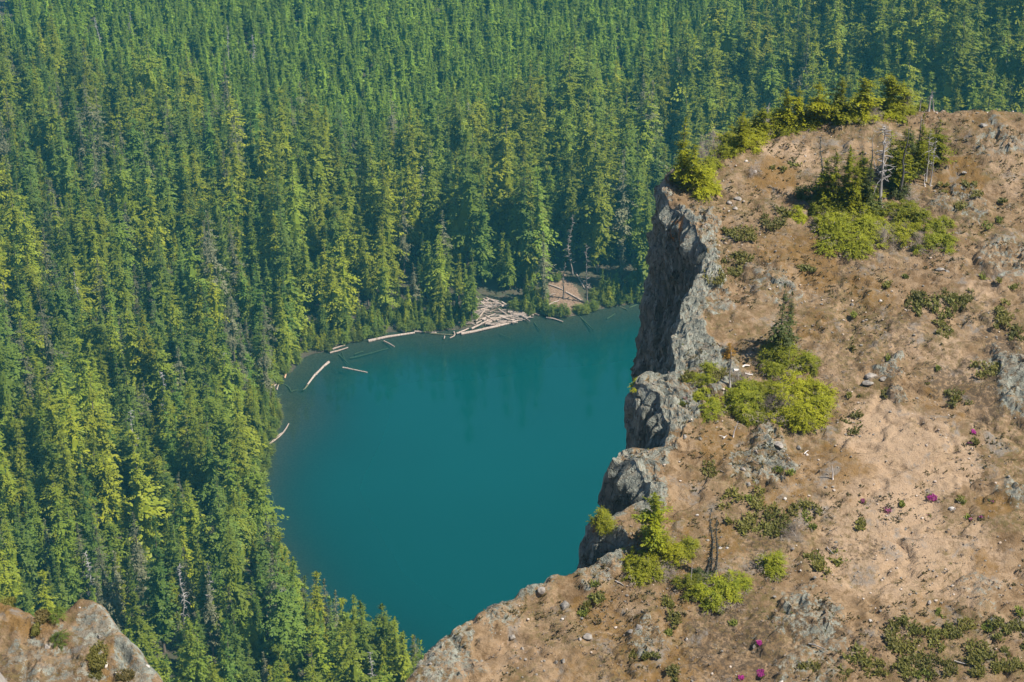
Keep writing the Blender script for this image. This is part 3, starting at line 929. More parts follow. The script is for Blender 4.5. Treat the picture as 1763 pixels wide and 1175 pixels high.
def bush(seed, h, r, nstem, dens=1.0, bl=0.62, dome=0.6, thin=1.0, npair=8):
    """Wind-trimmed thicket: layered boughs over a few merged mounds, with leaders standing out of it."""
    g = np.random.default_rng(seed)
    cr, tk = Acc(), Acc()
    lobes = [(0, 0, 1.0, 1.0)] if r < 0.6 else [(g.normal(0, .15) * r, g.normal(0, .15) * r, (.58 if nstem else .44), 1.0)] + \
        [(math.cos(a) * r * q_, math.sin(a) * r * q_, g.uniform(.26, .46), g.uniform(.35, .85)) for a, q_ in zip(g.random(6 + int(3 * r)) * 6.28, g.uniform(.35, .85, 6 + int(3 * r)))]
    for (lx_, ly_, lr, lh) in lobes:
        rl = r * lr
        nb = int(dens * (14 + 62 * rl * rl / (bl / 0.62) ** 2))
        th = g.random(nb) * 2 * np.pi
        rr = np.sqrt(g.random(nb)) * 0.92
        lump = 1 + 0.3 * vnoise(np.cos(th) * 1.5 + seed, np.sin(th) * 1.5, rr * 2, seed=seed)
        top = h * dome * lh * np.sqrt(np.clip(1 - rr ** 2, 0.03, 1)) * lump
        px, py = np.cos(th) * rr * rl * lump, np.sin(th) * rr * rl * lump
        lv = g.choice(np.array([1.0, 1.0, 0.72, 0.45, 0.2]), nb) * g.uniform(0.94, 1.06, nb)      # tiers
        L = bl * g.uniform(0.6, 1.25, nb) * min(1.0, 0.4 + rl)
        P = np.stack([lx_ + px - np.cos(th) * L * .5, ly_ + py - np.sin(th) * L * .5, np.maximum(top * lv, 0.05)], -1)
        boughs(cr, g, P, th + g.normal(0, 0.5, nb), L, np.full(nb, 0.12) + 0.10 * rr, np.full(nb, 0.12), npair, 0.27, 0.24, thin, 0.30, 0.14)
    for s_ in range(nstem):
        a = g.random() * 2 * np.pi; q = np.sqrt(g.random()) * r * 0.62
        hs = h * (0.62 + 0.38 * g.random()) if s_ else h
        c2_, t2_ = conifer(seed * 31 + s_, hs, max(0.35, hs * g.uniform(.24, .36)), max(24, int(hs * 36)), 6, 0.03, g.uniform(.45, .8), 0.10, 0.8, 0.30, 0.28 * thin)
        off = np.array([math.cos(a) * q, math.sin(a) * q, 0]) * (1 if s_ else 0.3)
        join_acc(cr, c2_, off); join_acc(tk, t2_, off)
    for s_ in range(3 if nstem == 0 else 1):
        a = g.random() * 2 * np.pi
        tube(tk, [(0, 0, -0.1), (math.cos(a) * r * 0.3, math.sin(a) * r * 0.3, h * dome * 0.45)], [0.05, 0.02], 5)
    return cr, tk


def snag(seed, h, rad, nb, bl=0.3, bare_from=0.3, curl=0.3, lean=(0, 0), fuzz=0):
    """Dead tree: tapered broken trunk with bare crooked branches."""
    g = np.random.default_rng(seed)
    tk, br = Acc(), Acc()
    zt = np.linspace(0, 1, 9)
    wob = np.stack([fbm(zt * 2.2 + seed, zt * 0, o=2, seed=seed), fbm(zt * 2.2 + seed, zt * 0 + 5, o=2, seed=seed)], -1) * 0.035 * h
    wob -= wob[:1]
    P = np.stack([wob[:, 0] + lean[0] * zt * h, wob[:, 1] + lean[1] * zt * h, zt * h - 0.15], -1)
    rr = rad * (1 - 0.82 * zt) * (1 + 0.7 * np.exp(-zt * 14))
    tube(tk, P, rr, 7)
    for i in range(nb):
        t = bare_from + (1 - bare_from) * g.random() ** 0.85
        a = g.random() * 2 * np.pi
        L = bl * h * (1.15 - 0.75 * t) * (0.35 + 0.8 * g.random())
        p0 = np.array([np.interp(t, zt, P[:, k]) for k in range(3)])
        s = np.linspace(0, 1, 5)
        da = g.normal(0, 0.5)
        bend = g.normal(0.0, 1) * curl
        pts = np.stack([p0[0] + np.cos(a + da * s) * L * s, p0[1] + np.sin(a + da * s) * L * s, p0[2] + L * (0.25 * s + bend * s ** 2 - curl * s ** 2 * 0.6)], -1)
        r0 = rad * 0.34 * (1.15 - t) + 0.0045 * h
        tube(br, pts, r0 * (1 - 0.8 * s), 4)
        for j in range(2 if not fuzz else fuzz):
            q = pts[2 + j % 3]; a2 = a + g.normal(0, 1.1); l2 = L * (0.25 + 0.3 * g.random())
            s2 = np.linspace(0, 1, 3)
            tube(br, np.stack([q[0] + np.cos(a2) * l2 * s2, q[1] + np.sin(a2) * l2 * s2, q[2] + l2 * s2 * g.normal(0, 0.5)], -1), r0 * 0.45 * (1 - 0.75 * s2), 3)
    return tk, br


def stone_acc(seed, sx, sy, sz, sub=2, rough=0.22):
    g = np.random.default_rng(seed)
    import bmesh
    bm = bmesh.new()
    bmesh.ops.create_icosphere(bm, subdivisions=sub, radius=1.0)
    v = np.array([x.co[:] for x in bm.verts]); f = np.array([[q.index for q in p.verts] for p in bm.faces])
    bm.free()
    n = fbm(v[:, 0] * 1.1 + seed * 3.1, v[:, 1] * 1.1, v[:, 2] * 1.1, o=3, seed=seed)
    v = v * (1 + rough * n[:, None])
    for _ in range(8):            # knock flats on it
        d = g.normal(0, 1, 3); d /= np.linalg.norm(d)
        k = v @ d; lim = 0.45 + 0.35 * g.random()
        v = v - np.outer(np.maximum(0, k - lim), d) * 0.9
    v = v * np.array([[sx, sy, sz]])
    a = Acc(); a.add(v, f, 0.5)
    return a


# ------------------------------------------------------------------ forest
def combined(cr, tk, name, mc):
    """Crown and trunk in one mesh, for the forest mass beyond the single trees."""
    v = np.concatenate(cr.v + tk.v)
    fa = np.concatenate(cr.f3 + [f + cr.n for f in tk.f3])
    fb = np.concatenate([f + cr.n for f in tk.f4])
    n3c = sum(len(f) for f in cr.f3)
    mi = np.concatenate([np.zeros(n3c), np.ones(len(fa) - n3c), np.ones(len(fb))])
    return mesh_np(name, v, [fa, fb], [M[mc], M['bark']], {'tint': np.concatenate(cr.t + tk.t)}, False, mi)


KINDS = []   # (crown mesh, trunk mesh, combined mesh, height, word)
for i in range(6):
    hh = [28, 24, 31, 26, 22, 30][i]
    KINDS.append(('hemlock', conifer(100 + i, hh, [6.6, 6.2, 7.0, 7.2, 6.4, 6.0][i], 130, 8, [.08, .12, .16, .06, .08, .2][i], [.85, .7, .9, .75, .6, .8][i], .42, .6, .30, .32, rmin=.13, core=.34), hh))
for i in range(4):
    hh = [28, 24, 31, 26][i]
    KINDS.append(('fir', conifer(200 + i, hh, [4.6, 4.8, 4.6, 4.2][i], 150, 6, [.08, .1, .14, .06][i], [.88, .82, .8, .92][i], .30, .4, .38, .32, rmin=.10, core=.38), hh))
for i in range(3):
    hh = [26, 29, 22][i]
    KINDS.append(('mossy', conifer(300 + i, hh, [3.8, 3.8, 3.6][i], 95, 6, .2, .6, .55, .7, .32, .26, core=.25), hh))
for i in range(4):
    hh = [14, 12, 16, 13][i]
    KINDS.append(('young', conifer(400 + i, hh, [3.3, 2.9, 3.5, 2.9][i], 120, 4, .05, .95, .22, .3, .46, .34, rmin=.08, core=.42), hh))
WEIGHT_OLD = np.array([.13, .13, .12, .12, .11, .09, .06, .06, .05, .05, .035, .03, .025])
WEIGHT_OLD /= WEIGHT_OLD.sum()
crown_me, trunk_me, comb_me = [], [], []
for i, (k, (cr, tk), hh) in enumerate(KINDS):
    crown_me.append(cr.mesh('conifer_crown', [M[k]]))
    trunk_me.append(tk.mesh('conifer_trunk', [M['bark']], True))
    comb_me.append(combined(cr, tk, 'forest_conifer', k))

# boundary of the even young plantation on the far slope, photo pixels
plant_u = np.array([-200, 0, 130, 300, 480, 620, 760, 900, 1000, 1100, 1200, 1300, 1420, 1560, 1700, 2000])
plant_v = np.array([60, 70, 120, 170, 215, 235, 230, 190, 170, 140, 90, 60, 25, -30, -60, -80])


def scatter(sp, young):
    g = np.random.default_rng(90 + int(young))
    xs = np.arange(-330, 420, sp); yy = np.arange(300, 1350, sp * 0.92)
    gxx, gyy = np.meshgrid(xs, yy)
    gxx = gxx + (np.arange(len(yy))[:, None] % 2) * sp * 0.5
    gxx = gxx + g.uniform(-.62, .62, gxx.shape) * sp; gyy = gyy + g.uniform(-.62, .62, gxx.shape) * sp
    x, y = gxx.ravel(), gyy.ravel()
    w = np.abs(x) < 0.30 * np.hypot(y, 320) + 30
    x, y = x[w], y[w]
    d = lake_dist(x, y)
    k = d > 1.6
    x, y, d = x[k], y[k], d[k]
    z = terrain_z(x, y, d)
    u, v, f = project(np.stack([x, y, z], -1))
    vt = project(np.stack([x, y, z + 30], -1))[1]
    k = (u > -160) & (u < 1930) & (vt < 1200) & (v > -60)
    pb = np.interp(u, plant_u, plant_v) + 45 + fbm(x / 22, y / 22, o=2, seed=77) * 22
    k &= (v < pb) if young else (v >= pb)
    k &= ~in_poly(u, v, bank_px) & ~in_poly(u, v, jam_px) & ~((u > 944) & (u < 1060) & (v > 478) & (v < 560)) & ~((u > 815) & (u < 936) & (v > 500) & (v < 562))
    k &= ~((u < 24) & (v < 60) & (v > -60))
    k &= terrain_z(x, y + 0.0, d) < 150
    return x[k], y[k], z[k] - 0.2, d[k], u[k], v[k], f[k]


xo, yo, zo, do_, uo, vo, fo = scatter(6.8, False)
xn, yn, zn, dn_, un, vn, fn = scatter(4.5, True)
g = np.random.default_rng(5)
ko = g.choice(13, len(xo), p=WEIGHT_OLD)
stand = fbm(xo / 28, yo / 28, o=3, seed=55)            # stands where one kind prevails
alt = g.choice(np.array([6, 7, 8, 9, 6, 7, 8, 9, 10, 11]), len(xo))
ko = np.where((stand > 0.25) & (g.random(len(xo)) < .7), alt, ko)
ko = np.where((stand < -0.35) & (g.random(len(xo)) < .7), g.integers(0, 6, len(xo)), ko)
kn = 13 + g.integers(0, 4, len(xn))
so = np.clip(g.normal(0.95, 0.27, len(xo)) * (1 + 0.28 * fbm(xo / 18, yo / 18, o=2, seed=56)), 0.36, 1.5)
so = np.where((do_ < 10) & (g.random(len(xo)) < 0.30), so * 0.55, so)
big_ = ((uo > 780) & (uo < 1120) & (vo > 230) & (vo < 560)) | (uo > 1180)
so = so * np.where(big_, 1.22, 1.0)
ko = np.where(big_ & (g.random(len(ko)) < .75), g.integers(0, 6, len(ko)), ko)      # broad old crowns over the far shore
# shorter trees crowd the near left bank so that the water shows over them as in the photo
d_u = []
for i_ in range(9000):
    q_ = lake[g.integers(len(lake))]; a_ = g.random() * 6.283; rr_ = g.uniform(1.0, 11.0)
    d_u.append((q_[0] + math.cos(a_) * rr_, q_[1] + math.sin(a_) * rr_))
d_u = np.array(d_u); dd_ = lake_dist(d_u[:, 0], d_u[:, 1])
kk_ = (dd_ > 0.9) & (dd_ < 9)
d_u, dd_ = d_u[kk_], dd_[kk_]
pu_, pv_, _f = project(np.stack([d_u[:, 0], d_u[:, 1], 0 * dd_ + 1], -1))
kk_ = (pu_ > 300) & (pu_ < 1140) & (pv_ < 1250) & ~in_poly(pu_, pv_, bank_px) & ~in_poly(pu_, pv_, jam_px) & ~((pu_ > 944) & (pu_ < 1030) & (pv_ > 470) & (pv_ < 560)) & ~((pu_ > 806) & (pu_ < 905) & (pv_ > 512) & (pv_ < 575))
d_u, dd_ = d_u[kk_], dd_[kk_]
pick_ = []
cell_ = set()
for i_ in range(len(d_u)):
    c_ = (int(d_u[i_, 0] / 2.3), int(d_u[i_, 1] / 2.3))
    if c_ not in cell_: cell_.add(c_); pick_.append(i_)
d_u, dd_ = d_u[pick_], dd_[pick_]
xo = np.r_[xo, d_u[:, 0]]; yo = np.r_[yo, d_u[:, 1]]; do_ = np.r_[do_, dd_]
zo = np.r_[zo, terrain_z(d_u[:, 0], d_u[:, 1], dd_) - .2]
ko = np.r_[ko, g.choice(np.array([0, 1, 3, 4, 6, 7, 1, 4]), len(d_u))]
so = np.r_[so, g.uniform(0.14, 0.42, len(d_u)) * (0.7 + 0.06 * dd_)]
sn = np.clip(g.normal(1.0, 0.22, len(xn)), 0.5, 1.5)
xa, ya, za = np.r_[xo, xn], np.r_[yo, yn], np.r_[zo, zn]
ka, sa_, da = np.r_[ko, kn], np.r_[so, sn], np.r_[do_, dn_]
hts = np.array([k[2] for k in KINDS])[ka] * sa_

# tree tips must not rise over the open water further right/above than the photo's tree line
line_v = np.array([600, 700, 770, 850, 905, 960, 990, 1010, 1035, 1062, 1090, 1110, 1150, 1300])
line_u = np.array([490, 478, 468, 448, 470, 500, 530, 585, 650, 690, 712, 735, 800, 1100])
lim_u = line_u
tu, tv, tf = project(np.stack([xa, ya, za + hts], -1))
ub, vb, fb_ = project(np.stack([xa, ya, za], -1))
half = 3.2 * sa_ * FPX / tf
over = (tv > 600) & (tu + half * 0.15 > np.interp(tv, line_v, lim_u)) & (vb > 640) & (ub < 1100)
for _ in range(5):
    sc_ = np.where(over, 0.82, 1.0)
    sa_ = sa_ * sc_; hts = hts * sc_
    tu, tv, tf = project(np.stack([xa, ya, za + hts], -1))
    over = (tv > 600) & (tu + half * 0.15 > np.interp(tv, line_v, lim_u)) & (vb > 640) & (ub < 1100)
keep = ~over | (sa_ > 0.45)
keep &= sa_ > 0.08
xa, ya, za, ka, sa_, da, hts, tu, tv, tf, ub, vb = [q[keep] for q in (xa, ya, za, ka, sa_, da, hts, tu, tv, tf, ub, vb)]

# hand-set trees that stand out along the near tree line: (tip u, tip v, height m, kind)
extra = [(545, 988, 30, 0), (578, 1020, 24, 10), (622, 1034, 31, 3), (655, 1042, 27, 4), (690, 1088, 25, 1), (664, 1083, 22, 6), (718, 1100, 14, 7),
         (500, 962, 27, 1), (480, 925, 26, 4), (470, 880, 25, 3), (936, 402, 29, 10)]
ex = []
for (u, v, hh, k) in extra:
    z0 = 2.0
    for _ in range(6):
        p = on_level(float(u), float(v), z0 + hh)
        z0 = float(terrain_z(np.array([p[0]]), np.array([p[1]]))[0])
    ex.append((p[0], p[1], z0 - 0.2, k, hh / KINDS[k][2], hh))
ex = np.array(ex)
xa = np.r_[xa, ex[:, 0]]; ya = np.r_[ya, ex[:, 1]]; za = np.r_[za, ex[:, 2]]; ka = np.r_[ka, ex[:, 3].astype(int)]; sa_ = np.r_[sa_, ex[:, 4]]; hts = np.r_[hts, ex[:, 5]]
da = np.r_[da, lake_dist(ex[:, 0], ex[:, 1])]
tu, tv, tf = project(np.stack([xa, ya, za + hts], -1))
ub, vb, _ = project(np.stack([xa, ya, za], -1))
rots = np.random.default_rng(6).random(len(xa)) * 2 * np.pi

# which trees become single objects: the largest in the picture that are not behind the bluff or the outcrop
bluff_left_v = rim_px[::-1, 1]; bluff_left_u = rim_px[::-1, 0]
hid = tu > np.interp(tv, [300, 340, 540, 655, 770, 965, 1000, 1078, 1120, 1178], [1120, 1130, 1105, 1078, 1055, 995, 960, 800, 740, 700])
hid &= tv > 260
hid |= (tu > 1150) & (tv > 215)
rockv = np.interp(tu, oc_px[:, 0], oc_px[:, 1])
hid |= (tv > rockv - 5) & (tu < 320)
seen = (~hid) & (tu > 0) & (tu < 1763) & (tv > 0) & (tv < 1165)
score = hts * FPX / tf
order_near = np.argsort(np.where(seen & (ub < 1100), -score * np.where(vb > 640, 1.15, 1.0), 1e9))
front = np.where(seen & (da < 9) & (vb < 660) & (hts > 12))[0]
front = front[np.argsort(-score[front])][:85]
front = list(front) + list(range(len(xa) - len(ex), len(xa)))
single = list(dict.fromkeys(list(front) + list(order_near)))[:300]
single_set = np.zeros(len(xa), bool); single_set[single] = True


def place_of(i):
    if vb[i] < 660: return 'at the far shore' if ub[i] > 640 else 'at the lake corner'
    if da[i] < 16: return "on the water's edge"
    return 'on the near slope'


for i in single:
    r_ = root('conifer_tree', (xa[i], ya[i], za[i]), rots[i], sa_[i])
    link('trunk', trunk_me[ka[i]], r_); link('crown', crown_me[ka[i]], r_)
    size = 'tall' if hts[i] > 27 else ('short' if hts[i] < 17 else 'mid-sized')
    short = {'hemlock': 'olive conifer', 'fir': 'dark fir', 'mossy': 'grey-green lichened conifer', 'young': 'young fir'}[KINDS[ka[i]][0]]
    tag(r_, f"{size} {short} {place_of(i)}, tip {spot(tu[i], tv[i])}", 'tree', 'conifers of the lakeside forest')

# the rest of the forest: one object of points that carry instanced conifers
rest = ~single_set
mass = bpy.data.meshes.new('forest_points')
mass.from_pydata(np.stack([xa[rest], ya[rest], za[rest]], -1).tolist(), [], [])
for nm, arr, ty in (('kind_id', ka[rest], 'INT'), ('size', sa_[rest], 'FLOAT'), ('turn', rots[rest], 'FLOAT')):
    at = mass.attributes.new(nm, ty, 'POINT'); at.data.foreach_set('value', arr.astype(np.int32 if ty == 'INT' else np.float32))
forest = link('forest', mass)
tag(forest, 'dense conifer forest covering the slopes around the lake', 'forest', kind='stuff')
ng = bpy.data.node_groups.new('grow_forest', 'GeometryNodeTree')
ng.interface.new_socket('Geometry', in_out='INPUT', socket_type='NodeSocketGeometry')
ng.interface.new_socket('Geometry', in_out='OUTPUT', socket_type='NodeSocketGeometry')
gi, go = ng.nodes.new('NodeGroupInput'), ng.nodes.new('NodeGroupOutput')
jn = ng.nodes.new('GeometryNodeJoinGeometry')
for i in reversed(range(len(comb_me))):      # Join reads its links last to first
    src = bpy.data.objects.new('forest_conifer', comb_me[i])
    inf = ng.nodes.new('GeometryNodeObjectInfo'); inf.inputs['Object'].default_value = src; inf.inputs['As Instance'].default_value = False
    g2 = ng.nodes.new('GeometryNodeGeometryToInstance')
    ng.links.new(inf.outputs['Geometry'], g2.inputs[0]); ng.links.new(g2.outputs[0], jn.inputs[0])
iop = ng.nodes.new('GeometryNodeInstanceOnPoints'); iop.inputs['Pick Instance'].default_value = True


def named(nm, ty):
    n = ng.nodes.new('GeometryNodeInputNamedAttribute'); n.data_type = ty; n.inputs[0].default_value = nm
    return n.outputs[0]


cmb = ng.nodes.new('ShaderNodeCombineXYZ'); ng.links.new(named('turn', 'FLOAT'), cmb.inputs[2])
e2r = ng.nodes.new('FunctionNodeEulerToRotation'); ng.links.new(cmb.outputs[0], e2r.inputs[0])
cms = ng.nodes.new('ShaderNodeCombineXYZ'); sz_ = named('size', 'FLOAT')
for k in range(3): ng.links.new(sz_, cms.inputs[k])
m2p = ng.nodes.new('GeometryNodeMeshToPoints')
ng.links.new(gi.outputs[0], m2p.inputs[0]); ng.links.new(m2p.outputs[0], iop.inputs['Points'])
ng.links.new(jn.outputs[0], iop.inputs['Instance']); ng.links.new(named('kind_id', 'INT'), iop.inputs['Instance Index'])
ng.links.new(e2r.outputs[0], iop.inputs['Rotation']); ng.links.new(cms.outputs[0], iop.inputs['Scale'])
ng.links.new(iop.outputs[0], go.inputs[0])
md = forest.modifiers.new('grow', 'NODES'); md.node_group = ng
print('forest trees', len(xa), 'single', len(single))
# ==PART2==
# ------------------------------------------------------------------ dead trees standing in the forest
def on_ground(u, v):
    d = ray(float(u), float(v))
    z = 2.0
    for _ in range(12):
        t = (z - H) / d[2]
        z = 0.5 * z + 0.5 * float(terrain_z(np.array([d[0] * t]), np.array([d[1] * t]))[0])
    t = (z - H) / d[2]
    return np.array([d[0] * t, d[1] * t, z])


def tip_place(u, v, hh):
    z0 = 5.0
    for _ in range(8):
        p = on_level(float(u), float(v), z0 + hh)
        z0 = 0.5 * z0 + 0.5 * float(terrain_z(np.array([p[0]]), np.array([p[1]]))[0])
    return np.array([p[0], p[1], z0])


def put_snag(name, p, acc, mat, label, cat, group):
    r_ = root(name, tuple(p))
    link('trunk', acc[0].mesh('dead_trunk', [M[mat]], True), r_)
    if acc[1].n: tag(link('branches', acc[1].mesh('dead_branches', [M[mat]]), r_), kind='stuff')
    return tag(r_, label, cat, group)


# snags on the bare bank of the far shore
for (bu, bv, tu_, tv_, nb, lab) in [(969.5, 514, 969, 452, 26, 'short grey dead trunk with stub branches in the middle of the bare bank'),
                                    (1010, 524, 1007, 421, 46, 'tall grey dead tree at the right foot of the bare bank'),
                                    (986, 474, 989.5, 370, 50, 'tallest bleached dead tree with ragged branches behind the bare bank')]:
    p = on_ground(bu, bv)
    hh = (bv - tv_) * slant(p) / FPX / 0.88
    put_snag('dead_tree', p, snag(int(bu), hh, 0.26, nb, 0.09, 0.2, 0.3), 'driftgrey', lab, 'dead tree', 'dead trees on the far bank')
for n_, (tu_, tv_, hh, vis, lab) in enumerate([
        (1325, -4, 26, 1, 'tall white dead spar rising above the right-hand forest'), (432, 58, 24, 0, 'pale dead spar with short limbs in the upper left forest'),
        (155, 128, 18, 0, 'short pale dead spar low in the upper left forest'), (224, 22, 20, 0, 'thin grey dead spar near the top left of the forest'),
        (330, 128, 22, 0, 'grey dead spar leaning among upper left conifers'), (162, 30, 20, 0, 'thin brown dead spar left of the top left spars'),
        (390, 45, 20, 0, 'slim grey dead spar beside the pale upper left one'), (800, 176, 24, 0, 'pale dead spar at the plantation edge above the lake'),
        (742, 232, 22, 0, 'brownish dead spar below the plantation edge'), (723, 286, 24, 0, 'grey dead spar in the conifers above the left log raft'),
        (232, 706, 27, 1, 'bone-pale broken dead tree in the left forest'), (275, 645, 24, 0, 'grey dead spar above the broken pale tree at left'),
        (377, 610, 25, 0, 'grey dead tree near the lake corner conifers'), (130, 470, 22, 0, 'dead grey top in the middle of the left forest'),
        (305, 968, 26, 0, 'white dead spar beside dark fir near the bottom left'), (352, 972, 26, 0, 'white dead spar right of the other bottom spar'),
        (156, 950, 24, 0, 'thin grey dead spar above the lower left rock'), (485, 1010, 24, 0, 'grey half-bare dead tree by the lower lake edge'),
        (640, 1120, 20, 0, 'grey dead spar among the lowest shore conifers'), (1160, 265, 22, 1, 'thin pale dead spar just left of the cliff top'),
        (1580, 40, 26, 0, 'greyish dead spar in the top right forest'), (1730, 75, 24, 0, 'thin dead spar near the right edge forest'),
        (1120, 240, 26, 0, 'thin pale dead spar amid conifers left of the crest')]):
    p = tip_place(tu_, tv_, hh)
    put_snag('dead_tree', p, snag(500 + n_, hh, 0.30, 60, 0.085, 0.25, 0.35), 'snag', lab, 'dead tree', 'dead spars standing in the forest')

# ------------------------------------------------------------------ shore bushes
sb = [(812, 546, 26, 22), (886, 528, 26, 20), (946, 536, 34, 22), (970, 537, 30, 20), (1001, 534, 30, 16), (1018, 528, 28, 18), (732, 560, 34, 18), (1100, 514, 24, 18),
      (572, 587, 34, 22), (592, 583, 34, 22), (612, 581, 30, 18), (648, 572, 36, 18), (558, 597, 30, 18), (740, 563, 26, 14), (486, 636, 28, 22), (508, 620, 26, 24),
      (478, 655, 22, 20), (960, 478, 22, 16), (765, 560, 26, 18), (700, 562, 30, 20), (915, 536, 22, 18), (1050, 519, 30, 14), (1075, 516, 30, 14), (628, 575, 28, 18), (470, 700, 26, 20), (478, 716, 26, 20), (474, 732, 26, 20), (466, 752, 28, 22), (458, 778, 30, 24), (452, 800, 30, 26), (448, 820, 30, 26), (444, 842, 30, 26), (906, 528, 26, 20), (922, 522, 26, 22), (912, 512, 24, 22), (932, 512, 24, 24), (1024, 510, 22, 20)]
for n_, (u, v, w_, h_) in enumerate(sb):
    p = on_ground(u, v + 3)
    s = slant(p) / FPX
    cr, tk = bush(700 + n_, h_ * s / 0.88, w_ * s / 2, 0, 1.0, 1.3, 0.9, 1.3)
    r_ = root('shore_bush', tuple(p))
    link('stem', tk.mesh('bush_stem', [M['bark']]), r_); link('leaves', cr.mesh('bush_leaves', [M['shore_leaf']]), r_)
    tag(r_, f"bright green shrub on the far shoreline, {spot(u, v)}", 'bush', 'green shrubs along the lakeshore')

# ------------------------------------------------------------------ logs
def add_log(name, a, b, rad, mat, label, group, z=None, bend=0.03, cat='log', sides=8, lift=(0, 0), rootwad=False):
    A = on_level(*a); B = on_level(*b)
    zt = np.maximum(terrain_z(np.array([A[0], B[0]]), np.array([A[1], B[1]])), 0)
    za_, zb_ = (zt + rad * 0.35) if z is None else (z, z)
    A[2] = za_ + lift[0]; B[2] = zb_ + lift[1]
    mid = (A + B) / 2
    rad = rad * 0.84
    n = 6
    s = np.linspace(0, 1, n)
    P = A[None] * (1 - s)[:, None] + B[None] * s[:, None] - mid
    L = np.linalg.norm(B - A)
    side = np.array([-(B - A)[1], (B - A)[0], 0]) / (L + 1e-6)
    gg = np.random.default_rng(int(abs(a[0] * 7 + b[1] * 13)))
    P += side[None] * (np.sin(s * np.pi) * gg.normal(0, bend) * L)[:, None]
    P += gg.normal(0, rad * 0.12, P.shape)
    rr = rad * np.linspace(1.12, 0.72, n) * gg.uniform(0.92, 1.08, n)
    ac = Acc()
    tube(ac, P, rr, sides)
    if rootwad or gg.random() < 0.35:      # broken limb stubs
        for _ in range(3):
            k = gg.integers(1, n - 1); d = gg.normal(0, 1, 3); d[2] = abs(d[2]); d /= np.linalg.norm(d)
            tube(ac, [P[k], P[k] + d * rad * 2.6], [rad * .3, rad * .12], 4)
    o = link(name, ac.mesh('log_wood', [M[mat]], True), None, tuple(mid))
    return tag(o, label, cat, group)


def c2(x, y): return (400 + x / 4.3525, 450 + y / 4.3519)
def c3(x, y): return (700 + x / 3.9156, 350 + y / 3.9167)


FL = 'logs floating near the lake corner'
add_log('floating_log', c2(722, 757), c2(562, 928), .50, 'driftwood', 'thick pale log floating alone off the lake corner, slanting steeply', FL, 0.06)
add_log('sunken_log', c2(560, 930), c2(530, 965), .40, 'sunken', 'dark submerged butt at the lower end of the thick slanting log', 'waterlogged logs under the shallows', -0.15)
add_log('floating_log', c2(830, 799), c2(1013, 836), .36, 'driftwood', 'slim pale log floating flat right of the slanting thick log', FL, 0.06)
add_log('floating_log', c2(750, 661), c2(845, 630), .34, 'driftwood', 'upper pale log of the pair by the green shore shrubs', FL, 0.05)
add_log('floating_log', c2(731, 688), c2(867, 648), .36, 'driftwood', 'lower pale log of the pair by the green shore shrubs', FL, 0.05)
add_log('floating_log', c2(845, 611), c2(921, 605), .30, 'driftwood', 'short pale log against the bank beside the shrub pair', FL, 0.05)
add_log('floating_log', c2(1020, 601), c2(1365, 538), .62, 'driftwood', 'longest pale log lying off the shore left of the log raft', FL, 0.12)
add_log('floating_log', c2(1185, 487), c2(1283, 533), .46, 'driftwood', 'dark-sided log running down the bank to the longest log', FL)
add_log('floating_log', c2(1280, 536), c2(1400, 509), .34, 'driftwood', 'thin log propped across the middle of the longest log', FL, 0.35)
add_log('floating_log', c2(1270, 524), c2(1335, 519), .34, 'driftwood', 'short log lying on the bank behind the longest log', FL)
add_log('floating_log', c2(1365, 529), c2(1530, 539), .46, 'driftwood', 'whitish tapering log continuing right of the longest log', FL, 0.1)
add_log('floating_log', c2(1480, 541), c2(1662, 552), .26, 'sunken', 'thin dark log end trailing off the whitish tapering log', FL, 0.0)
add_log('floating_log', c2(1136, 600), c2(1215, 642), .30, 'driftwood', 'small pale log floating below the longest log', FL, 0.05)
add_log('floating_log', c2(1660, 533), c2(1630, 578), .30, 'driftwood', 'curved stub of log sticking up at the left end of the raft', FL, 0.15, 0.15)
add_log('floating_log', c2(1590, 563), c2(1586, 582), .24, 'driftwood', 'tiny log tip poking out left of the curved stub', FL, 0.05)
add_log('shore_log', c2(402, 805), c2(390, 880), .42, 'driftorange', 'orange-ended log stub standing at the lake corner bank', 'broken logs at the lake corner bank')
add_log('shore_log', c2(366, 868), c2(348, 900), .34, 'driftorange', 'short orange broken log under the standing stub', 'broken logs at the lake corner bank')
add_log('shore_log', c2(290, 962), c2(345, 914), .34, 'driftwood', 'pale log pointing into the water at the lake corner', 'broken logs at the lake corner bank')
add_log('shore_log', c2(333, 966), c2(357, 908), .28, 'driftwood', 'thin pale log beside the one pointing into the water', 'broken logs at the lake corner bank')
add_log('shore_log', c2(288, 945), c2(322, 914), .28, 'driftorange', 'orange-brown log on the bank left of the corner logs', 'broken logs at the lake corner bank')
add_log('shore_log', (462, 768), (497, 730), .30, 'driftwood', 'long pale log on the left bank, upper of two', 'logs on the left bank below the corner')
add_log('shore_log', (466, 764), (489, 744), .30, 'driftwood', 'shorter pale log on the left bank, lower of two', 'logs on the left bank below the corner', 0.06)
SK = 'waterlogged logs under the shallows'
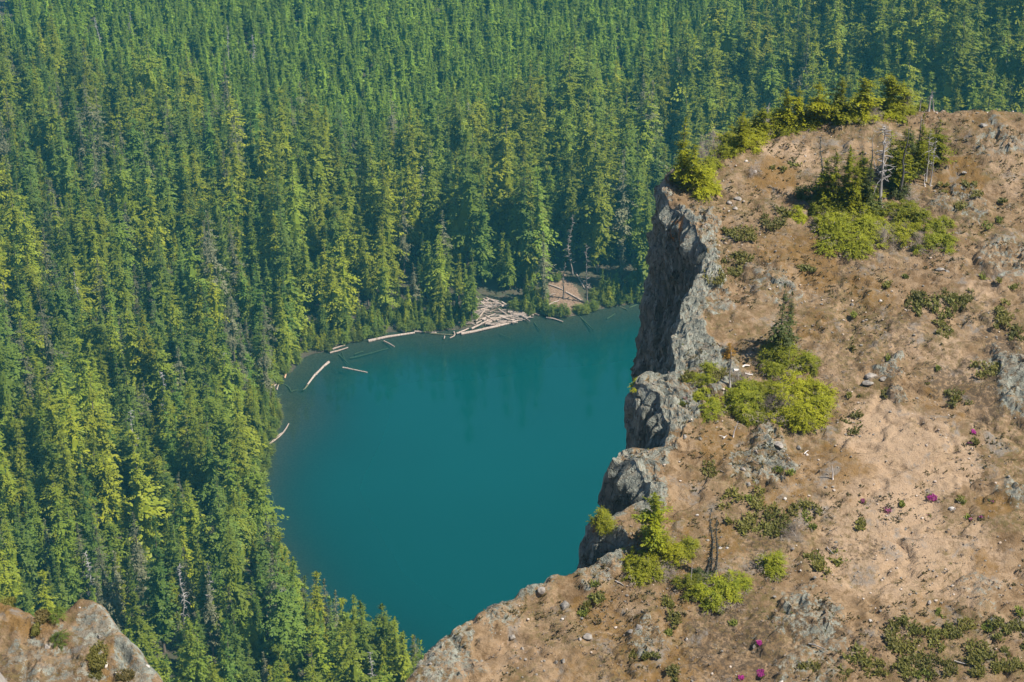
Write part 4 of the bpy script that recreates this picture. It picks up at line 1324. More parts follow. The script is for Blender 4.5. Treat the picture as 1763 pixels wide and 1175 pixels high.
for (a, b, r_, z_, lab) in [(c2(880, 720), c2(1165, 646), .30, -.22, 'long greenish sunken log under the pale floating logs'),
                            (c2(915, 692), c2(985, 668), .24, -.22, 'thin greenish sunken branch crossing the long sunken log'),
                            (c2(795, 690), c2(905, 800), .26, -.3, 'dark sunken log sloping down from the shrub pair logs'),
                            (c2(820, 680), c2(850, 742), .2, -.25, 'short dark sunken stick beside the sloping sunken log'),
                            (c2(395, 920), c2(440, 972), .3, -.2, 'greenish sunken log near the lake corner'),
                            (c2(440, 972), c2(490, 955), .22, -.2, 'short sunken stick hooked to the corner sunken log'),
                            (c2(320, 1016), c2(372, 994), .26, -.15, 'brown sunken log close to the left bank'),
                            ((451, 848), (472, 849.5), .26, -.15, 'brown sunken log on the dark left shallows'),
                            ((468.6, 852.7), (478, 880), .30, -.2, 'sunken log slanting off the dark left shallows'),
                            (c3(1140, 735), c3(1260, 850), .34, -.15, 'long greenish sunken log running out from the bare bank'),
                            (c3(1350, 776), c3(1405, 740), .28, -.2, 'yellow-green sunken log right of the bare bank'),
                            (c3(1440, 698), c3(1488, 719), .26, -.05, 'brown log awash near the cliff side shore'),
                            (c3(1500, 702), c3(1592, 668), .28, -.12, 'brown sunken log nearest the cliff on the far shore'),
                            (c3(700, 905), c3(620, 870), .2, -.25, 'faint sunken branch below the log raft'),
                            (c3(860, 800), c3(905, 850), .24, -.25, 'faint sunken log right of the log raft')]:
    add_log('sunken_log', a, b, r_ * .9, 'sunken', lab, SK, z_ - .12)
add_log('floating_log', c3(940, 774), c3(1055, 801), .36, 'driftwood', 'pale log floating before the shrubs under the bare bank', 'logs floating by the bare bank', 0.08)
JM = 'logs of the raft heaped on the far shore'
for i, (a, b, r_, lab) in enumerate([((370, 886), (750, 795), .60, 'whitest and longest log at the front of the raft'), ((338, 886), (418, 852), .40, 'log at the left front corner of the raft'),
                              ((438, 858), (565, 806), .42, 'log lying just behind the front left of the raft'), ((515, 852), (735, 800), .46, 'white log second from the water in the raft'),
                              ((560, 800), (745, 772), .42, 'pale log across the centre of the raft'), ((720, 772), (860, 768), .46, 'log at the right front tip of the raft'),
                              ((690, 758), (862, 748), .42, 'log above the right front tip of the raft'), ((640, 716), (735, 748), .40, 'sloping log on the upper right of the raft'),
                              ((465, 815), (530, 760), .40, 'brown leaning log at the left of the raft'), ((500, 755), (590, 735), .36, 'pale log on the upper left of the raft'),
                              ((540, 700), (700, 742), .38, 'long log sloping down the back of the raft'), ((470, 705), (540, 745), .34, 'log on the back left corner of the raft')]):
    add_log('drift_log', c3(*a), c3(*b), r_, 'driftwood', lab, JM, None, 0.015, lift=(0.25 * (i % 3), 0.25 * (i % 3)))
gj = np.random.default_rng(12)
nj = 0
while nj < 125:
    x, y = gj.uniform(420, 860), gj.uniform(685, 830)
    if not in_poly(np.array([c3(x, y)[0]]), np.array([c3(x, y)[1]]), jam_px)[0]: continue
    a = gj.normal(-0.14, 0.22) if gj.random() < .88 else gj.normal(0, 0.9); L = gj.uniform(28, 130)
    dx, dy = math.cos(a) * L / 2, math.sin(a) * L / 2 * 0.6
    e0, e1 = c3(x - dx, y - dy), c3(x + dx, y + dy)
    add_log('drift_log', e0, e1, gj.uniform(.20, .42), ('driftwood', 'driftwood', 'driftgrey', 'driftgrey', 'bark')[gj.integers(5)],
            f"weathered log heaped in the shore raft, middle {num(round((x - 420) / 4.4))} percent along and {num(round((y - 685) / 1.45))} deep", JM, None, 0.03, sides=6,
            lift=(gj.uniform(0.0, .45), gj.uniform(0.0, .45)))
    nj += 1


def bank_log(a, b, r_, lab):
    A, B = on_ground(*a), on_ground(*b)
    ac = Acc(); mid = (A + B) / 2
    tube(ac, [A - mid, (A + B) / 2 - mid + np.array([0, 0, .15]), B - mid], [r_, r_ * .9, r_ * .7], 7)
    tag(link('fallen_log', ac.mesh('log_wood', [M['driftwood']], True), None, (mid[0], mid[1], mid[2] + r_ * .6)), lab, 'log', 'logs fallen on the bare bank')


bank_log(c3(960, 553), c3(1062, 592), .32, 'pale log across the upper part of the bare bank')
bank_log(c3(1075, 604), c3(1212, 682), .36, 'grey log running down the right of the bare bank')
bank_log(c3(955, 690), c3(1026, 662), .34, 'white log at the lower left of the bare bank')
bank_log(c3(962, 626), c3(1003, 613), .24, 'short pale log left of the bank snag')
bank_log(c3(985, 486), c3(1040, 492), .30, 'grey log at the top of the bare bank')
bank_log(c3(1140, 475), c3(1200, 580), .30, 'slanting grey log at the shaded right side of the bank')

# ------------------------------------------------------------------ plants on the bluff
def slope_shear(acc, k=SL):
    for v in acc.v: v[:, 2] += k * v[:, 1]


def patch(seed, rx, ry, h, n, sl, thr=0.0, up=0.5, sw=0.3, fine=1.0):
    """Open mat of low sprigs: clumps with bare gaps between."""
    g = np.random.default_rng(seed)
    cr = Acc()
    a = g.random(n * 5) * 2 * np.pi; q = np.sqrt(g.random(n * 5))
    x, y = np.cos(a) * q, np.sin(a) * q
    k = fbm(x * rx * 1.5 * fine + seed, y * ry * 1.5 * fine, o=2, seed=seed) + 0.35 * (1 - q * 1.5) > thr
    x, y = x[k][:n] * rx, y[k][:n] * ry
    m = len(x)
    if m < 4: x = np.append(x, [0, .1, -.1, .05]); y = np.append(y, [0, .05, .02, -.1]); m = len(x)
    bt = g.random(m)
    hz = h * (0.35 + 0.65 * g.random(m))
    for _ in range(6):
        b = g.random(m) * 2 * np.pi
        d = np.stack([np.cos(b), np.sin(b), up + 0.4 * g.random(m)], -1)
        p = np.stack([x + g.normal(0, sl * .35, m), y + g.normal(0, sl * .35, m), hz * g.random(m)], -1)
        L = sl * (0.6 + 0.7 * g.random(m))
        sprays(cr, p, d, L, L * sw, np.clip(bt * .6 + .4 * g.random(m), 0, 1), g)
    slope_shear(cr)
    return cr


def bluff_plant(name, kind, u, v, w_, h_, mat, label, cat, group, ns=2, seed=None):
    seed = seed or int(u * 3 + v * 7)
    if kind == 'spire' and mat == 'sooty' and u < 1300 or kind == 'spire' and u > 1400:
        p = on_bluff(u, v); s = slant(p) / FPX
        t_ = snag(seed, h_ * s / 0.87, 0.085, 120, 0.055 if u < 1300 else 0.075, 0.06, 0.5, (0.01, 0))
        r_ = root(name, tuple(p))
        link('trunk', t_[0].mesh('dead_trunk', [M['darksnag']], True), r_); link('twigs', t_[1].mesh('dead_twigs', [M['sooty']]), r_)
        return tag(r_, label, cat, group)
    if kind in ('tree', 'spire'):
        w_ = w_ * (1.45 if kind == 'tree' else 1.2)
        p = on_bluff(u, v); s = slant(p) / FPX
        h, r = h_ * s / 0.87, w_ * s / 2
        if kind == 'tree':
            cr, tk = conifer(seed, h, r, int(60 + 34 * h), 8, 0.02, 0.42 + 0.35 * ((seed * 13) % 7) / 7, 0.12, 0.85, 0.27, 0.28)
        else:
            cr, tk = conifer(seed, h, r, int(50 + 26 * h), 3, 0.05, 0.85, 0.35, 0.9, 0.4, 0.26)
    else:
        dep = min(1.0, h_ / (0.95 * w_))
        p = on_bluff(u, v - 0.29 * w_ * dep); s = slant(p) / FPX
        r = w_ * s / 2
        h = max((h_ - 0.29 * w_ * dep) * s / 0.87, 0.25 * r)
        if kind == 'bush':
            cr, tk = bush(seed, h * (1.0 if ns else 0.52), r * (1.0 if ns else 1.12), ns, 1.0, 0.62, 0.65 if ns else 1.0)
        elif kind == 'twig':
            cr, tk = bush(seed, h, r, max(1, ns), 0.8, 0.7, 0.8, 0.22)
        for A in (cr, tk):
            for q in A.v: q[:, 1] *= (0.55 + 0.45 * dep)
        slope_shear(cr)
    r_ = root(name, tuple(p))
    link('stem', tk.mesh('stem', [M['darksnag'] if kind == 'spire' else M['snag']], True), r_)
    link('foliage' if kind != 'twig' else 'twigs', cr.mesh('foliage', [M[mat]]), r_)
    if kind == 'bush' and w_ > 58:
        g2 = np.random.default_rng(seed + 5); nb = int(10 + 9 * r * r)
        a2 = g2.random(nb) * 6.28; q2 = g2.uniform(.35, 1.02, nb) * r
        P2 = np.stack([np.cos(a2) * q2, np.sin(a2) * q2 * (0.55 + 0.45 * dep), g2.uniform(.03, .30, nb) * h], -1)
        dt = Acc(); boughs(dt, g2, P2, a2 + g2.normal(0, .7, nb), np.full(nb, .6), np.full(nb, .1), np.full(nb, .15), 5, .5, .06)
        slope_shear(dt)
        tag(link('dead_twigs', dt.mesh('dead_twigs', [M['drytwig']]), r_), kind='stuff')
    return tag(r_, label, cat, group)


KF = 'stunted conifers growing on the bluff'
Y_, G_, D_ = 'krum_yellow', 'krum_green', 'krum_dark'
plants = [
    # cliff corner
    ('tree', 1174, 318, 34, 106, Y_, 'slim yellow-green fir standing highest on the cliff corner', 0),
    ('tree', 1192, 325, 40, 70, Y_, 'yellowish fir right of the slim one on the cliff corner', 0),
    ('bush', 1207, 345, 64, 62, Y_, 'golden-green thicket spilling over the cliff corner', 2),
    ('bush', 1165, 322, 44, 40, D_, 'dark scrub at the outer brink of the cliff corner', 1),
    ('bush', 1222, 305, 42, 48, G_, 'green scrub between the cliff corner thicket and crest hedge', 1),
    # crest hedge, left to right
    ('bush', 1262, 264, 60, 58, G_, 'green thicket at the left end of the crest hedge', 2),
    ('bush', 1300, 250, 64, 66, Y_, 'yellow-green thicket second from the left in the crest hedge', 2),
    ('bush', 1338, 236, 60, 62, G_, 'bushy green fir thicket under the curled grey snag', 2),
    ('tree', 1352, 212, 42, 72, Y_, 'ochre-topped fir rising behind the curled grey snag', 0),
    ('tree', 1374, 212, 36, 70, Y_, 'second ochre-topped fir in the crest hedge', 0),
    ('bush', 1376, 228, 60, 52, G_, 'low green thicket in the middle of the crest hedge', 2),
    ('tree', 1404, 214, 44, 72, Y_, 'orange-tipped fir near the middle of the crest hedge', 0),
    ('bush', 1418, 216, 58, 54, G_, 'green thicket right of the orange-tipped fir', 2),
    ('tree', 1444, 206, 48, 74, G_, 'tall green fir with a grey dead top in the crest hedge', 0),
    ('bush', 1462, 206, 56, 50, G_, 'bright green bushy fir beneath the hanging grey twigs', 2),
    ('tree', 1484, 198, 48, 68, Y_, 'yellow-brown fir left of the grey hanging twigs', 0),
    ('bush', 1506, 202, 52, 40, D_, 'dark green scrub in the gap of the crest hedge', 1),
    ('tree', 1532, 198, 66, 72, Y_, 'tallest golden-green fir at the right of the crest hedge', 0),
    ('bush', 1530, 204, 78, 50, Y_, 'golden-green skirt thicket below the tallest crest fir', 2),
    ('bush', 1572, 202, 44, 30, G_, 'low green scrub at the right end of the crest hedge', 0),
    # clump round the pale snag
    ('spire', 1407, 338, 17, 98, 'sooty', 'dark thin spire fir alone at the clump left end', 0),
    ('bush', 1398, 352, 52, 44, D_, 'dark thicket around the foot of the thin spire', 1),
    ('tree', 1432, 358, 40, 88, G_, 'green fir left of centre in the snag clump', 0),
    ('tree', 1455, 356, 34, 96, G_, 'narrow green fir with dark stem in the snag clump', 0),
    ('tree', 1478, 352, 46, 84, G_, 'bushier green fir next to the pale snag', 0),
    ('bush', 1440, 380, 80, 60, G_, 'mid-green thicket in front of the clump firs', 3),
    ('bush', 1375, 384, 46, 30, Y_, 'low golden scrub at the left foot of the snag clump', 0),
    ('bush', 1458, 434, 112, 80, G_, 'large bright green mound spreading below the pale snag', 0),
    ('bush', 1418, 402, 50, 40, G_, 'small green mound left of the large bright mound', 0),
    ('tree', 1549, 312, 34, 92, G_, 'dark-stemmed green fir just right of the pale snag', 0),
    ('tree', 1528, 302, 24, 70, G_, 'thin green fir behind the pale snag', 0),
    ('tree', 1580, 300, 34, 92, G_, 'fir with a bare grey top at the clump back', 0),
    ('tree', 1611, 282, 44, 70, G_, 'leafy green fir at the right back of the clump', 0),
    ('bush', 1602, 292, 34, 22, 'rusty', 'rust-coloured low scrub under the right back fir', 0),
    ('bush', 1548, 345, 48, 36, D_, 'dark green scrub right of the snag foot', 1),
    ('bush', 1568, 392, 64, 44, G_, 'light green mound right of the snag foot', 1),
    ('bush', 1536, 375, 44, 34, Y_, 'yellow-green mound touching the snag foot', 0),
    ('bush', 1604, 443, 70, 58, G_, 'bright green mound at the clump lower right tip', 0),
    ('bush', 1622, 402, 40, 36, G_, 'small green mound above the lower right tip mound', 0),
    ('bush', 1560, 416, 56, 34, Y_, 'yellowish mound between the two bright mounds', 0),
    ('bush', 1526, 404, 44, 30, G_, 'little green mound below the snag roots', 0),
    # twin spire clump
    ('spire', 1341, 612, 50, 118, D_, 'tall dark ragged spire fir of the mid-slope clump', 0),
    ('spire', 1356, 608, 40, 98, D_, 'shorter dark spire fir beside the tall ragged one', 0),
    ('bush', 1352, 645, 100, 62, G_, 'green thicket around the feet of the twin dark spires', 3),
    ('bush', 1366, 738, 120, 100, Y_, 'wide yellow-green mound below the twin spires', 0),
    ('bush', 1252, 727, 112, 78, G_, 'wide bright green mound left below the twin spires', 0),
    ('bush', 1216, 664, 66, 38, G_, 'flat green scrub by the cliff brink mid-slope', 0),
    ('bush', 1330, 690, 60, 44, G_, 'green mound joining the two wide mid-slope mounds', 0),
    ('tree', 1255, 618, 22, 26, 'rusty', 'small orange-brown topped dead fir near the cliff brink', 0),
    ('bush', 1100, 671, 36, 17, Y_, 'yellow tuft of scrub on the second cliff ledge', 0),
    # lower clump
    ('tree', 1126, 950, 60, 104, G_, 'conical green fir at the lower cliff edge', 0),
    ('bush', 1150, 985, 84, 66, Y_, 'golden-orange thicket right of the conical fir', 2),
    ('bush', 1110, 1004, 76, 52, G_, 'green scrub spreading below the conical fir', 1),
    ('bush', 1038, 920, 56, 46, Y_, 'yellow scrub overhanging the lowest cliff ledge', 1),
    ('spire', 1215, 990, 16, 122, 'sooty', 'tallest black lichen-covered dead pole of the lower clump', 0),
    ('spire', 1231, 985, 18, 92, 'sooty', 'second black dead pole right of the tallest pole', 0),
    ('spire', 1223, 990, 14, 70, 'sooty', 'shortest black dead pole between the other two poles', 0),
    ('bush', 1244, 1052, 84, 72, G_, 'yellow-green mound at the foot of the black poles', 0),
    ('bush', 1188, 1028, 60, 44, G_, 'green scrub left of the black poles foot', 1),
    ('bush', 1206, 1010, 44, 34, D_, 'dark green scrub among the black poles', 1),
    ('bush', 1248, 276, 40, 34, G_, 'lowest green scrub trailing off the left end of the crest hedge', 1),
    ('bush', 1284, 262, 50, 34, Y_, 'yellow-green scrub at the foot of the crest hedge, left part', 1),
    ('bush', 1322, 246, 54, 34, Y_, 'yellow-green scrub under the leaning crest snag', 1),
    ('bush', 1358, 234, 50, 30, G_, 'low green scrub under the two ochre-topped firs', 1),
    ('bush', 1398, 224, 52, 32, Y_, 'yellow-green scrub at the foot of the crest hedge, middle part', 1),
    ('bush', 1440, 216, 50, 30, G_, 'low green scrub under the dead-topped crest fir', 1),
    ('bush', 1484, 212, 54, 30, Y_, 'yellow-green scrub below the yellow-brown crest fir', 1),
    ('bush', 1556, 208, 50, 30, Y_, 'yellow-green scrub right below the tallest crest fir', 1),
    ('tree', 1276, 258, 40, 66, Y_, 'bushy yellow fir near the left end of the crest hedge', 0),
    ('tree', 1312, 240, 40, 62, G_, 'bushy green fir beside the leaning crest snag', 0),
    ('tree', 1552, 194, 44, 60, G_, 'green fir right of the tallest crest fir', 0),
    ('tree', 1418, 352, 34, 70, G_, 'small green fir next to the thin spire', 0),
    ('tree', 1468, 366, 44, 80, G_, 'dense green fir in the clump front row', 0),
    ('tree', 1494, 362, 40, 76, D_, 'dark fir touching the pale snag on its left', 0),
    ('tree', 1562, 305, 40, 80, D_, 'dark fir between the two dead stems', 0),
    ('tree', 1540, 322, 34, 64, G_, 'small green fir at the right of the pale snag', 0),
    ('tree', 1596, 290, 36, 64, G_, 'green fir left of the right back fir', 0),
    ('bush', 1412, 372, 60, 44, G_, 'green scrub along the front of the thin spire', 1),
    ('bush', 1488, 392, 70, 46, G_, 'green scrub left of the snag roots', 1),
    ('bush', 1450, 402, 70, 46, Y_, 'yellow-green scrub behind the large bright mound', 0),
    ('bush', 1300, 722, 80, 46, G_, 'green mat linking the two wide mid-slope mounds', 0),
    ('bush', 1284, 690, 60, 40, G_, 'flat green mat above the linking mat', 0),
    ('bush', 1400, 690, 56, 46, Y_, 'yellow-green mat at the right side of the wide mound', 0),
    ('bush', 1396, 640, 40, 30, G_, 'small green mat right of the twin spire feet', 0),
    ('bush', 1215, 696, 44, 34, G_, 'small green mat at the left of the wide green mound', 0),
    ('bush', 1186, 960, 50, 40, G_, 'green scrub filling the gap right of the conical fir', 1),
    ('bush', 1092, 972, 44, 34, Y_, 'yellow scrub left under the conical fir', 1),
    ('bush', 1270, 1018, 50, 34, G_, 'small green mat right of the black poles', 0),
    ('bush', 1330, 992, 62, 46, G_, 'small open green bush with a grey stick', 1),
]
for e in plants:
    if e[1] > 1240 and e[1] < 1600 and e[2] < 266: e = (*e[:3], e[3] * (0.9 if e[0] == 'tree' else 1.12), e[4] * (0.92 if e[0] == 'tree' else 0.95), *e[5:])
    bluff_plant('stunted_fir', e[0], e[1], e[2], e[3], e[4], e[5], e[6], 'shrub' if e[0] == 'bush' else 'small tree', KF, e[7])

DB = 'grey dead brush on the bluff'
for (u, v, w_, h_, ns, lab) in [(1226, 258, 46, 66, 1, 'grey dead bushy fir against the forest left of the crest hedge'), (1208, 262, 26, 40, 1, 'thin grey dead brush left of the dead bushy fir'),
                            (1320, 232, 40, 40, 1, 'grey tangle at the foot of the crest snags'), (1505, 186, 42, 34, 1, 'grey hanging dead twigs in the crest hedge'),
                            (1563, 186, 24, 48, 1, 'grey dead brush at the right of the crest hedge'), (1590, 308, 44, 58, 1, 'grey dead brush at the right side of the snag clump'),
                            (1522, 440, 50, 58, 0, 'grey dead brush between the two bright mounds'), (1568, 352, 50, 30, 0, 'grey dead twigs right of the snag foot'),
                            (1580, 426, 36, 30, 0, 'grey dead twigs beside the lower right mound'), (1340, 712, 60, 40, 0, 'grey dead twigs inside the wide yellow mound'),
                            (1296, 309, 34, 30, 0, 'round grey dead brush alone on the upper slope'), (1145, 1000, 40, 30, 0, 'grey dead hollow under the golden thicket'),
                            (1370, 932, 56, 36, 0, 'grey twiggy brush above the small open bush'), (1270, 664, 40, 30, 0, 'grey twigs around the white log')]:
    bluff_plant('dead_brush', 'twig', u, v, w_, h_, 'drytwig', lab, 'dead brush', DB, ns)

SN = 'dead trees on the bluff'


def bluff_snag(u, v, vt, rad, nb, bl, lab, mat='snag', curl=0.3, lean=(0, 0), bare=0.3, seed=None):
    p = on_bluff(u, v); h = (v - vt) * slant(p) / FPX / 0.87
    return put_snag('dead_tree', p, snag(seed or int(u + v), h, rad, nb, bl, bare, curl, lean), mat, lab, 'dead tree', SN)


bluff_snag(1516, 362, 228, .16, 60, .20, 'large pale bare snag with crooked branches, tallest on the bluff', 'snag', .5, (-.02, 0), .35)
bluff_snag(1549, 335, 224, .12, 12, .10, 'dark slender snag right of the large pale snag', 'darksnag')
bluff_snag(1578, 300, 208, .10, 10, .12, 'grey dead stem with a pale broken top at clump back')
bluff_snag(1500, 300, 236, .07, 9, .16, 'thin grey dead stem left behind the large snag')
bluff_snag(1594, 312, 226, .06, 16, .2, 'thin brown dead stem in the right-side brush')
bluff_snag(1601, 318, 240, .05, 16, .2, 'thinner dead stem at right of the right-side brush')
bluff_snag(1593, 322, 300, .05, 5, .4, 'small white curved stick standing below the right-side brush', 'whitewood', .3, (-.1, 0))
bluff_snag(1317, 222, 168, .10, 26, .22, 'grey leaning snag on the left part of the crest', 'snag', .3, (.12, 0))
bluff_snag(1306, 215, 176, .05, 8, .16, 'thin pale stick left of the leaning crest snag')
bluff_snag(1332, 208, 178, .09, 24, .35, 'grey curled dead top over the crest hedge', 'snag', .9, (.55, 0), .45)
bluff_snag(1294, 218, 196, .05, 6, .2, 'short pale stick at the left of crest snags')
bluff_snag(1444, 180, 126, .07, 22, .14, 'dead grey top above the crest hedge middle')
bluff_snag(1598, 192, 156, .11, 14, .30, 'hunched bare snag alone on the skyline right of hedge', 'snag', .9, (.12, 0), .5)
bluff_snag(1608, 192, 164, .08, 10, .30, 'second leg of bare snag at right of hunched one', 'snag', .8, (-.15, 0), .5)
bluff_snag(1583, 190, 166, .06, 6, .2, 'short bare stump left of the hunched skyline snag')
bluff_snag(1262, 752, 722, .06, 1, .1, 'upright white stick below the wide green mound', 'whitewood', .1, (.2, 0), .6)
bluff_snag(1434, 826, 797, .06, 0, .1, 'upright white stick alone on the open slope', 'whitewood', .1, (-.1, 0), .6)
bluff_snag(1326, 975, 940, .07, 7, .2, 'grey stick snag rising from the small open bush')
bluff_snag(1256, 668, 600, .06, 8, .10, 'thin grey stem carrying the small orange dead top')
bluff_snag(1188, 1010, 962, .05, 6, .2, 'thin grey dead stem at left of black poles')


def ground_stick(u0, v0, u1, v1, rad, lab, mat='whitewood', name='fallen_stick'):
    A, B = on_bluff(u0, v0), on_bluff(u1, v1)
    mid = (A + B) / 2
    ac = Acc()
    gg = np.random.default_rng(int(u0 + v1))
    s = np.linspace(0, 1, 5)[:, None]
    P = A * (1 - s) + B * s - mid + gg.normal(0, rad * .5, (5, 3)); P[:, 2] += 0.02
    tube(ac, P, np.linspace(rad, rad * .4, 5), 6)
    tube(ac, [P[2], P[2] + gg.normal(0, rad * 4, 3) * np.array([1, 1, .2]) + np.array([0, 0, rad * 2])], [rad * .5, rad * .2], 4)
    tag(link(name, ac.mesh('stick_wood', [M[mat]], True), None, (mid[0], mid[1], mid[2] + rad * .6)), lab, 'stick', 'fallen sticks on the bluff')


ground_stick(1262, 640, 1290, 632, .11, 'bleached white log above the wide green mound')
ground_stick(1283, 645, 1296, 650, .07, 'short white branch at the right of bleached log')
ground_stick(1060, 1002, 1074, 1009, .05, 'small grey stick below the conical fir', 'snag')
ground_stick(1245, 757, 1252, 753, .06, 'pale short stick left of the upright white stick')
ground_stick(1384, 783, 1392, 776, .05, 'small pale stick by the white rock')
ground_stick(1424, 945, 1434, 955, .05, 'small grey stick on the open slope', 'snag')
ground_stick(1390, 1110, 1420, 1120, .06, 'thin grey branch on the lichen rock slab', 'snag')
ground_stick(1240, 812, 1300, 840, .04, 'thin brown stick on the mid slope', 'bark')
ground_stick(1590, 318, 1605, 322, .05, 'white bent branch lying under the right-side brush')
ground_stick(1640, 1140, 1700, 1152, .05, 'grey branch among the lower right junipers', 'snag')
ground_stick(1560, 430, 1600, 410, .04, 'grey branch beside the lower right mound', 'snag')

JN = 'low juniper mats on the bluff'
jun = [(1288, 905, 96, 66), (1330, 918, 72, 40), (1384, 892, 60, 26), (1402, 975, 34, 34), (1410, 1000, 36, 26), (1262, 912, 40, 40), (1480, 912, 26, 18), (1300, 925, 60, 30),
       (1610, 548, 80, 40), (1650, 530, 70, 34), (1570, 535, 40, 30), (1620, 580, 40, 30), (1745, 505, 34, 28), (1735, 550, 44, 32), (1750, 590, 30, 30), (1722, 570, 30, 40), (1582, 520, 40, 18),
       (1255, 475, 56, 40), (1275, 455, 44, 24), (1230, 490, 34, 30), (1330, 395, 60, 26), (1290, 415, 50, 26), (1395, 470, 40, 16), (1260, 415, 40, 24), (1345, 375, 44, 20),
       (1535, 1118, 46, 28), (1560, 1130, 60, 34), (1555, 1078, 26, 14), (1538, 1088, 24, 16), (1576, 1094, 30, 18), (1610, 1118, 50, 34), (1640, 1108, 56, 30), (1665, 1090, 40, 24),
       (1690, 1135, 60, 44), (1675, 1160, 60, 34), (1720, 1100, 56, 36), (1745, 1130, 50, 44), (1740, 1165, 56, 36), (1480, 1150, 50, 34), (1510, 1165, 60, 30), (1460, 1172, 40, 24),
       (1560, 1165, 60, 30), (1620, 1168, 60, 30), (1700, 1165, 40, 26), (1755, 1090, 30, 24), (1590, 1150, 50, 26),
       (1224, 820, 28, 30), (1465, 745, 40, 36), (1475, 720, 24, 14), (1524, 690, 14, 26), (1340, 1000, 30, 18), (1160, 1078, 22, 28), (1150, 1045, 20, 18), (1478, 690, 16, 14),
       (1460, 690, 20, 22), (1530, 500, 20, 12), (1480, 605, 40, 26), (1030, 1040, 20, 20), (1010, 1052, 14, 12), (1120, 1150, 40, 22), (1160, 1170, 36, 20), (1085, 1140, 30, 18),
       (1625, 335, 28, 18), (1670, 325, 24, 16), (1730, 362, 20, 18), (1655, 362, 26, 12), (1340, 296, 26, 10), (1365, 288, 22, 9), (1240, 655, 40, 18), (1393, 1160, 40, 22),
       (1180, 660, 30, 14), (1680, 340, 24, 10), (1720, 490, 16, 14), (1440, 985, 44, 34), (1690, 770, 30, 16), (1640, 870, 50, 14), (1700, 650, 60, 30), (1650, 700, 50, 30)]
for n_, (u, v, w_, h_) in enumerate(jun):
    p = on_bluff(u, v - h_ * .4); s = slant(p) / FPX
    rx, ry = w_ * s / 2, max(0.2, h_ * s / 2 / 0.68)
    cr = patch(1500 + n_, rx, ry, 0.14 + 0.10 * min(rx, 1.6), int(16 + 60 * rx * ry), 0.19, 0.02, 0.45)
    o = link('juniper_shrub', cr.mesh('juniper_sprigs', [M['juniper']]), None, tuple(p))
    tag(o, f"{'broad' if w_ > 55 else 'small' if w_ < 30 else 'low'} olive juniper mat on the bluff, {spot(u, v)}", 'shrub', JN)

FLW = 'pink wildflower clumps on the bluff'
for n_, (u, v, w_, h_, dull, lab) in enumerate([(1605, 865, 24, 16, 0, 'brightest magenta flower clump right of centre slope'), (1707, 871, 20, 16, 0, 'magenta flower clump nearest the right edge'),
        (1485, 868, 14, 9, 1, 'dull pink flower clump on the pale dust'), (1528, 886, 17, 13, 1, 'faded purple flower clump right of the dull pink one'),
        (1598, 893, 15, 9, 1, 'faded purple clump below the brightest flowers'), (1691, 896, 16, 9, 1, 'pink clump on the ochre patch below the right flowers'),
        (1310, 1168, 17, 18, 0, 'magenta flower clump at the bottom edge'), (1307, 1112, 12, 8, 0, 'small magenta clump above the bottom edge one'),
        (1596, 664, 11, 10, 1, 'small mauve clump on the upper mid slope'), (1676, 749, 10, 8, 0, 'tiny magenta clump beside the right juniper'),
        (1672, 768, 18, 8, 1, 'faint mauve clump below the tiny magenta one'), (1275, 1172, 12, 7, 0, 'tiny pink clump left of the bottom edge flowers'),
        (1671, 898, 10, 7, 1, 'faint mauve clump left of the ochre patch one'), (1180, 690, 8, 6, 1, 'tiny mauve clump on the cliff ledge top')]):
    p = on_bluff(u, v - h_ * .4); s = slant(p) / FPX
    rx, ry = w_ * s / 2 * .70, h_ * s / 2 / 0.68 * .66
    r_ = root('wildflower_clump', tuple(p))
    link('petals', patch(1800 + n_, rx, ry, 0.12, 60 if not dull else 40, 0.07, -0.3 if not dull else -.1, 0.35, 0.5).mesh('petals', [M['flower_dull' if dull else 'flower']]), r_)
    link('leaves', patch(1850 + n_, rx * 1.05, ry * 1.05, 0.06, 24, 0.10, -0.5, 0.3, 0.3).mesh('leaves', [M['juniper']]), r_)
    tag(r_, lab, 'flowers', FLW)

GT = 'bright green leafy tufts'
for n_, (u, v, w_, h_) in enumerate([(1553, 872, 10, 8), (1262, 747 + 330, 12, 8), (1621, 1062, 18, 12), (1400, 912, 14, 8), (1390, 895, 16, 18), (1023, 1010, 14, 10), (1020, 1032, 16, 14), (1004, 1060, 12, 8),
                                    (1757, 1060, 14, 14), (1753, 1150, 20, 16), (1612, 638, 12, 8), (1240, 1056, 10, 8), (1530, 622, 9, 9), (1470, 548, 10, 8), (1695, 482, 14, 14), (1720, 385, 10, 10),
                                    (1700, 395, 18, 12), (1340, 815, 20, 9), (1362, 818, 14, 7), (1290, 862, 14, 8), (1666, 895, 8, 6), (1175, 700, 10, 8), (1560, 480, 10, 6), (1700, 1085, 20, 12), (1590, 1172, 30, 14), (1150, 1095, 14, 9)]):
    p = on_bluff(u, v - h_ * .3); s = slant(p) / FPX
    o = link('green_tuft', patch(1900 + n_, w_ * s / 2, h_ * s / 1.3, 0.12, 26, 0.14, -0.6, 0.8, 0.3).mesh('tuft_leaves', [M['tuft']]), None, tuple(p))
    tag(o, f"small bright green tuft on bare soil, {spot(u, v)}", 'plant', GT)

